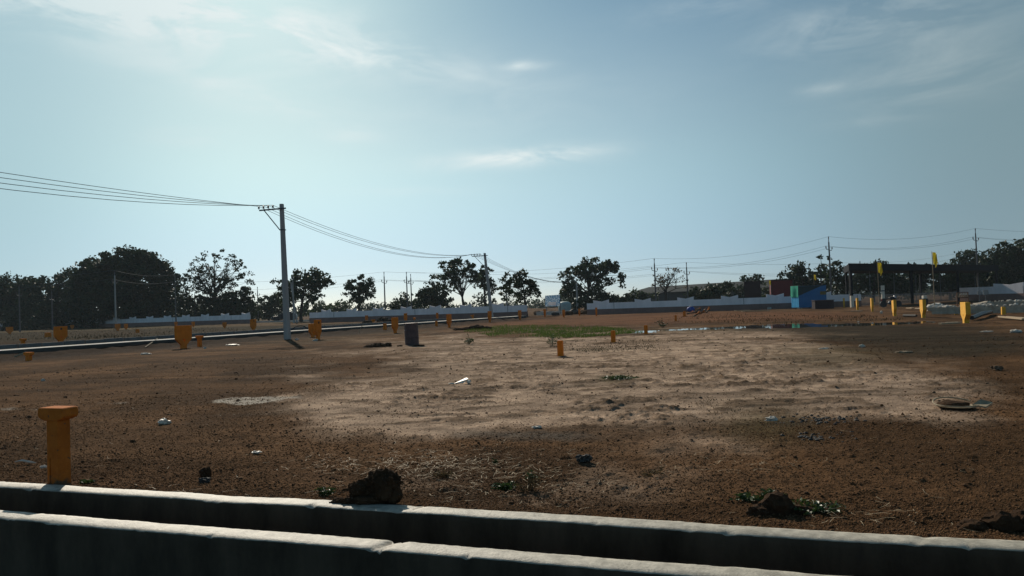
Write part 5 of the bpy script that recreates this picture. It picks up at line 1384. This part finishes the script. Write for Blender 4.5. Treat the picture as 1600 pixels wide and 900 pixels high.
def blades(gen, n, h0, h1, w, m, label, seed, name='grass'):
    rng = np.random.default_rng(seed); x, y = gen(n, rng); n = len(x); z = gz(x, y, fine=False) - .01
    a = rng.uniform(0, 6.28, n); h = rng.uniform(h0, h1, n); ln = rng.normal(0, .35, (n, 2)) * h[:, None]
    c = np.stack([x, y, z], -1); s = np.stack([np.cos(a), np.sin(a), np.zeros(n)], -1) * w
    mid = c + np.stack([ln[:, 0] * .35, ln[:, 1] * .35, h * .6], -1); tip = c + np.stack([ln[:, 0], ln[:, 1], h], -1)
    v = np.stack([c - s, c + s, mid + s * .7, mid - s * .7, tip + s * .1, tip - s * .1], 1).reshape(-1, 3)
    f = np.concatenate([np.arange(n)[:, None] * 6 + np.array([0, 1, 2, 3]), np.arange(n)[:, None] * 6 + np.array([3, 2, 4, 5])])
    o = np_mesh(name, v, f, m); tag(o, label, 'grass', kind='stuff'); return o
def clump_gen(base, keepf):
    def g(n, rng):
        x, y = base(n, rng); k = fbm(x * .5, y * .5, 61, 3) + rng.normal(0, .05, len(x)) > keepf
        return x[k], y[k]
    return g
def rect_gen(x0, y0, x1, y1):
    def g(n, rng):
        X = rng.uniform(x0, x1, n); Y = rng.uniform(y0, y1, n); Y = Y + 0
        edge = np.minimum(np.minimum((X - x0) / 60, (x1 - X) / 90), 1); ok = np.abs(Y - (y0 + y1) / 2) < edge * (y1 - y0) / 2 * (.8 + .4 * fbm(X * .04, Y * .2, 71, 2))
        P_ = [at(a, b) for a, b in zip(X[ok], Y[ok])]
        return np.array([p.x for p in P_]), np.array([p.y for p in P_])
    return g
blades(clump_gen(rect_gen(722, 508, 1010, 527), .43), 15000, .05, .17, .012, M['grass'], 'bright green grass strip across the middle of the plot', 31)
blades(clump_gen(rect_gen(840, 530, 1160, 548), .56), 3000, .02, .07, .010, M['grass_dull'], 'thin short grass on the sand before the grass strip', 32)
blades(clump_gen(rect_gen(-120, 512, 420, 534), .50), 4500, .06, .22, .02, M['grass_dull'], 'rough patchy grass between the left road and boundary wall', 33)
blades(clump_gen(rect_gen(1050, 618, 1380, 700), .55), 4200, .015, .05, .005, M['grass_dull'], 'low dull weeds over the olive ground at right', 34)
blades(clump_gen(rect_gen(1020, 490, 1420, 506), .55), 2500, .05, .16, .018, M['grass_dull'], 'dull short grass along the far side of the puddle', 35)

def weed(px, py, n, r, h, label, m='weed', seed=0, lw=.016, ll=.06, z=None):
    g = gat(px, py); rng = np.random.default_rng(seed + 900)
    root = empty('weed', (g.x, g.y, gzp(g.x, g.y) if z is None else z)); mb = MB()
    V_ = []; F_ = []
    for k in range(n):
        a = rng.uniform(0, 6.28); rr = r * rng.random() ** .6; tip = Vector((math.cos(a) * rr, math.sin(a) * rr * .8, h * rng.uniform(.35, 1.0) * (1 - .4 * rr / r)))
        mb.tube([(tip.x * .15, tip.y * .15, -.01), (tip.x * .6, tip.y * .6, tip.z * .7), tip], [.0025, .002, .0012], 4)
        for q in range(4):
            s = rng.uniform(.35, 1); c = Vector((tip.x * s, tip.y * s, tip.z * s ** .8)); d = Vector(rng.normal(size=3)); d.z = abs(d.z) * .4; d.normalize()
            sd = d.cross(Vector(rng.normal(size=3))).normalized(); L_ = ll * rng.uniform(.6, 1.3); w = lw * rng.uniform(.7, 1.3); o_ = len(V_)
            V_ += [c, c + d * L_ * .5 + sd * w, c + d * L_ - Vector((0, 0, L_ * .2)), c + d * L_ * .5 - sd * w]; F_.append((o_, o_ + 1, o_ + 2, o_ + 3))
    o = mb.build('stems', M[m]); o.parent = root
    lf = MB(); lf.add(V_, F_); o = lf.build('leaves', M[m]); o.parent = root
    tag(root, label, 'weed', 'weeds on the plot'); return root
weed(508, 776, 30, .09, .11, 'small dark green weed left of the big earth lump', seed=1, lw=.009, ll=.03)
weed(790, 766, 34, .12, .07, 'bright green low weed near the drain, left of the twiggy weed', seed=2, lw=.010, ll=.05)
weed(826, 770, 26, .14, .20, 'twiggy brownish weed near the drain right of the bright weed', m='leaf_brown', seed=3, lw=.006, ll=.03)
weed(832, 752, 14, .06, .11, 'small leafy sprig behind the twiggy weed', seed=30, lw=.008, ll=.03)
weed(1165, 783, 26, .09, .06, 'low weed at the drain edge, leftmost of the three on the right', seed=4, lw=.010, ll=.045)
weed(1203, 783, 34, .10, .09, 'bright weed behind the soil heap on the right', seed=5, lw=.010, ll=.05)
weed(1275, 800, 46, .20, .08, 'wide dark green weed right of the soil heap at the drain edge', seed=6, lw=.010, ll=.04)
weed(135, 757, 10, .06, .04, 'tiny bright leaf at the foot of the large T post', seed=7, lw=.014, ll=.06)
weed(968, 593, 70, .42, .09, 'flat dark green weed patch in the pale sand', seed=8, lw=.013, ll=.05)
weed(863, 541, 26, .25, .55, 'thin upright weed behind the nearest square stub', seed=9, lw=.015, ll=.09)
weed(732, 538, 34, .30, .40, 'bushy weed right of the rusty drum', seed=10, lw=.02, ll=.09)
weed(1035, 512, 20, .4, .5, 'weed standing at the left end of the puddle', m='leaf', seed=11, lw=.03, ll=.12)
weed(690, 747, 22, .10, .08, 'dry tuft in the straw behind the drain', m='leaf_brown', seed=12, lw=.005, ll=.04)
weed(773, 727, 12, .05, .05, 'small greyish tuft in the straw, left of centre', m='leaf', seed=13, lw=.008, ll=.03)
weed(1025, 742, 20, .16, .05, 'flat dark dry weed on the brown soil near the drain', m='leaf_brown', seed=14, lw=.006, ll=.05)

# ------------------------------------------------------------------ hazy air
mh, nt, b = new_mat('dusty_air'); nt.nodes.remove(b)
pv = nt.nodes.new('ShaderNodeVolumePrincipled'); pv.inputs['Color'].default_value = (.80, .92, 1.0, 1); pv.inputs['Density'].default_value = HAZE; pv.inputs['Anisotropy'].default_value = .0
nt.links.new(pv.outputs['Volume'], nt.nodes['Material Output'].inputs['Volume'])
mb = MB(); mb.box((0, 195, 13.25), (700, 430, 29.5)); o = mb.build('haze', mh); o['kind'] = 'stuff'; o['label'] = 'thin dusty haze lying over the whole plot'; o['category'] = 'haze'
# ------------------------------------------------------------------ sky and sun
SUN_AZ, SUN_EL = R(-20), R(31)
w = bpy.data.worlds.new('World'); SC.world = w; w.use_nodes = True
nt = w.node_tree; N, L = nt.nodes, nt.links; N.clear()
out = N.new('ShaderNodeOutputWorld'); bg = N.new('ShaderNodeBackground'); bg.inputs['Strength'].default_value = .107
sky = N.new('ShaderNodeTexSky'); sky.sky_type = 'NISHITA'; sky.sun_disc = False; sky.sun_elevation = SUN_EL; sky.sun_rotation = SUN_AZ
sky.altitude = 100; sky.air_density = 0.6; sky.dust_density = 0.4; sky.ozone_density = 4.0
tc = N.new('ShaderNodeTexCoord')
def math_(op, a, b=None, c=None):
    n = N.new('ShaderNodeMath'); n.operation = op
    for i, q in enumerate((a, b, c)):
        if q is None: continue
        if isinstance(q, (int, float)): n.inputs[i].default_value = q
        else: L.new(q, n.inputs[i])
    return n.outputs[0]
def dot_(v):
    n = N.new('ShaderNodeVectorMath'); n.operation = 'DOT_PRODUCT'; L.new(tc.outputs['Generated'], n.inputs[0]); n.inputs[1].default_value = v; return n.outputs['Value']
def cloud_blob(px, py, rx, ry, amp, rot=0.0):
    d = ray(px, py).normalized(); r_ = d.cross(Vector((0, 0, 1))).normalized(); u_ = r_.cross(d)
    rr = r_ * math.cos(rot) + u_ * math.sin(rot); uu_ = u_ * math.cos(rot) - r_ * math.sin(rot)
    a = math_('DIVIDE', dot_(rr), rx / F); b = math_('DIVIDE', dot_(uu_), ry / F)
    e = math_('ADD', math_('MULTIPLY', a, a), math_('MULTIPLY', b, b))
    g = math_('EXPONENT', math_('MULTIPLY', e, -1.0))
    front = math_('GREATER_THAN', dot_(d), 0.2)
    return math_('MULTIPLY', math_('MULTIPLY', g, front), amp)
tot = None
for q in [(240, 12, 230, 36, 2.4, -.06), (60, -30, 200, 60, .8), (800, 246, 120, 13, 1.0, .03), (900, 238, 60, 8, .3), (820, 103, 36, 7, .6), (1330, 40, 110, 28, .5), (1470, 120, 110, 40, .4), (1288, 138, 34, 8, .34), (1120, 8, 110, 18, .2),
          (300, 214, 70, 12, .5), (545, 210, 40, 11, .5), (600, 95, 130, 14, .5, -.12), (350, 135, 140, 22, .6, -.2), (1500, 40, 120, 60, .2), (1370, 188, 50, 7, .18), (620, 300, 120, 7, .22), (700, 150, 260, 60, .16), (450, 60, 120, 40, .35)]:
    g = cloud_blob(*q); tot = g if tot is None else math_('ADD', tot, g)
mp = N.new('ShaderNodeMapping'); mp.inputs['Scale'].default_value = (3.2, 3.2, 11.0); mp.inputs['Rotation'].default_value = (0, .06, 0)
L.new(tc.outputs['Generated'], mp.inputs['Vector'])
cn = N.new('ShaderNodeTexNoise'); cn.inputs['Scale'].default_value = 2.2; cn.inputs['Detail'].default_value = 9; cn.inputs['Roughness'].default_value = .62; cn.inputs['Distortion'].default_value = .6
L.new(mp.outputs['Vector'], cn.inputs['Vector'])
mr = N.new('ShaderNodeMapRange'); mr.inputs['From Min'].default_value = .40; mr.inputs['From Max'].default_value = .66; mr.inputs['To Min'].default_value = .12; mr.inputs['To Max'].default_value = 1.0
L.new(cn.outputs['Fac'], mr.inputs['Value'])
veil = math_('ADD', cloud_blob(850, 330, 520, 190, .14), cloud_blob(1000, 120, 260, 120, .06))
fac = math_('MINIMUM', math_('ADD', math_('MULTIPLY', tot, mr.outputs['Result']), veil), 1.0)
tint = N.new('ShaderNodeMix'); tint.data_type = 'RGBA'; tint.blend_type = 'MULTIPLY'; tint.inputs['Factor'].default_value = 1; tint.inputs['B'].default_value = (1.0, 1.0, 1.0, 1)
# elevation ramp on the sky colour: dims the band above the horizon, most of it yellow
sx = N.new('ShaderNodeSeparateXYZ'); L.new(tc.outputs['Generated'], sx.inputs['Vector'])
er = N.new('ShaderNodeValToRGB'); er.color_ramp.interpolation = 'EASE'
e = er.color_ramp.elements; e[0].position = .0; e[0].color = (.60, .635, .645, 1); e[1].position = .42; e[1].color = (.88, 1.05, .80, 1)
e = er.color_ramp.elements.new(.20); e.color = (1.10, 1.15, .79, 1); e = er.color_ramp.elements
L.new(sx.outputs['Z'], er.inputs['Fac']); L.new(er.outputs['Color'], tint.inputs['B'])
L.new(sky.outputs['Color'], tint.inputs['A'])
# thin cloud: brighter and whiter than the clear air behind it
gain = N.new('ShaderNodeMix'); gain.data_type = 'RGBA'; gain.blend_type = 'MULTIPLY'; gain.inputs['Factor'].default_value = 1; gain.inputs['B'].default_value = (7.4, 8.2, 8.2, 1)
gain.inputs['A'].default_value = (1, 1, 1, 1)
cm = N.new('ShaderNodeMix'); cm.data_type = 'RGBA'; L.new(fac, cm.inputs['Factor']); L.new(tint.outputs['Result'], cm.inputs['A']); L.new(gain.outputs['Result'], cm.inputs['B'])
def edge_dim_layer(src, blobs_, colr):  # lens falloff painted into the sky colour towards one edge, no cloud
    t = None
    for q in blobs_:
        g = cloud_blob(*q); t = g if t is None else math_('ADD', t, g)
    t = math_('MINIMUM', t, .85)
    m = N.new('ShaderNodeMix'); m.data_type = 'RGBA'; L.new(t, m.inputs['Factor']); L.new(src, m.inputs['A']); m.inputs['B'].default_value = (*colr, 1); return m.outputs['Result']
v1 = edge_dim_layer(cm.outputs['Result'], [(1640, 260, 330, 330, .75)], (1.85, 2.6, 2.82))
v2 = edge_dim_layer(v1, [(-90, 270, 230, 260, .8)], (3.7, 5.4, 5.9))
L.new(v2, bg.inputs['Color']); L.new(bg.outputs['Background'], out.inputs['Surface'])
sd = bpy.data.lights.new('sun', 'SUN'); sd.energy = 4.4; sd.angle = R(.6); sd.color = (1.0, .90, .76)
so = bpy.data.objects.new('sun', sd); COL.objects.link(so)
to_sun = Vector((math.sin(SUN_AZ) * math.cos(SUN_EL), math.cos(SUN_AZ) * math.cos(SUN_EL), math.sin(SUN_EL)))
so.rotation_euler = to_sun.to_track_quat('Z', 'Y').to_euler()
so.location = (0, 0, 50)

vs_ = SC.view_settings
SC.display_settings.display_device = 'sRGB'
vs_.view_transform = 'Standard'; vs_.look = 'None'; vs_.exposure = 0.0; vs_.gamma = 1.0; vs_.use_curve_mapping = False
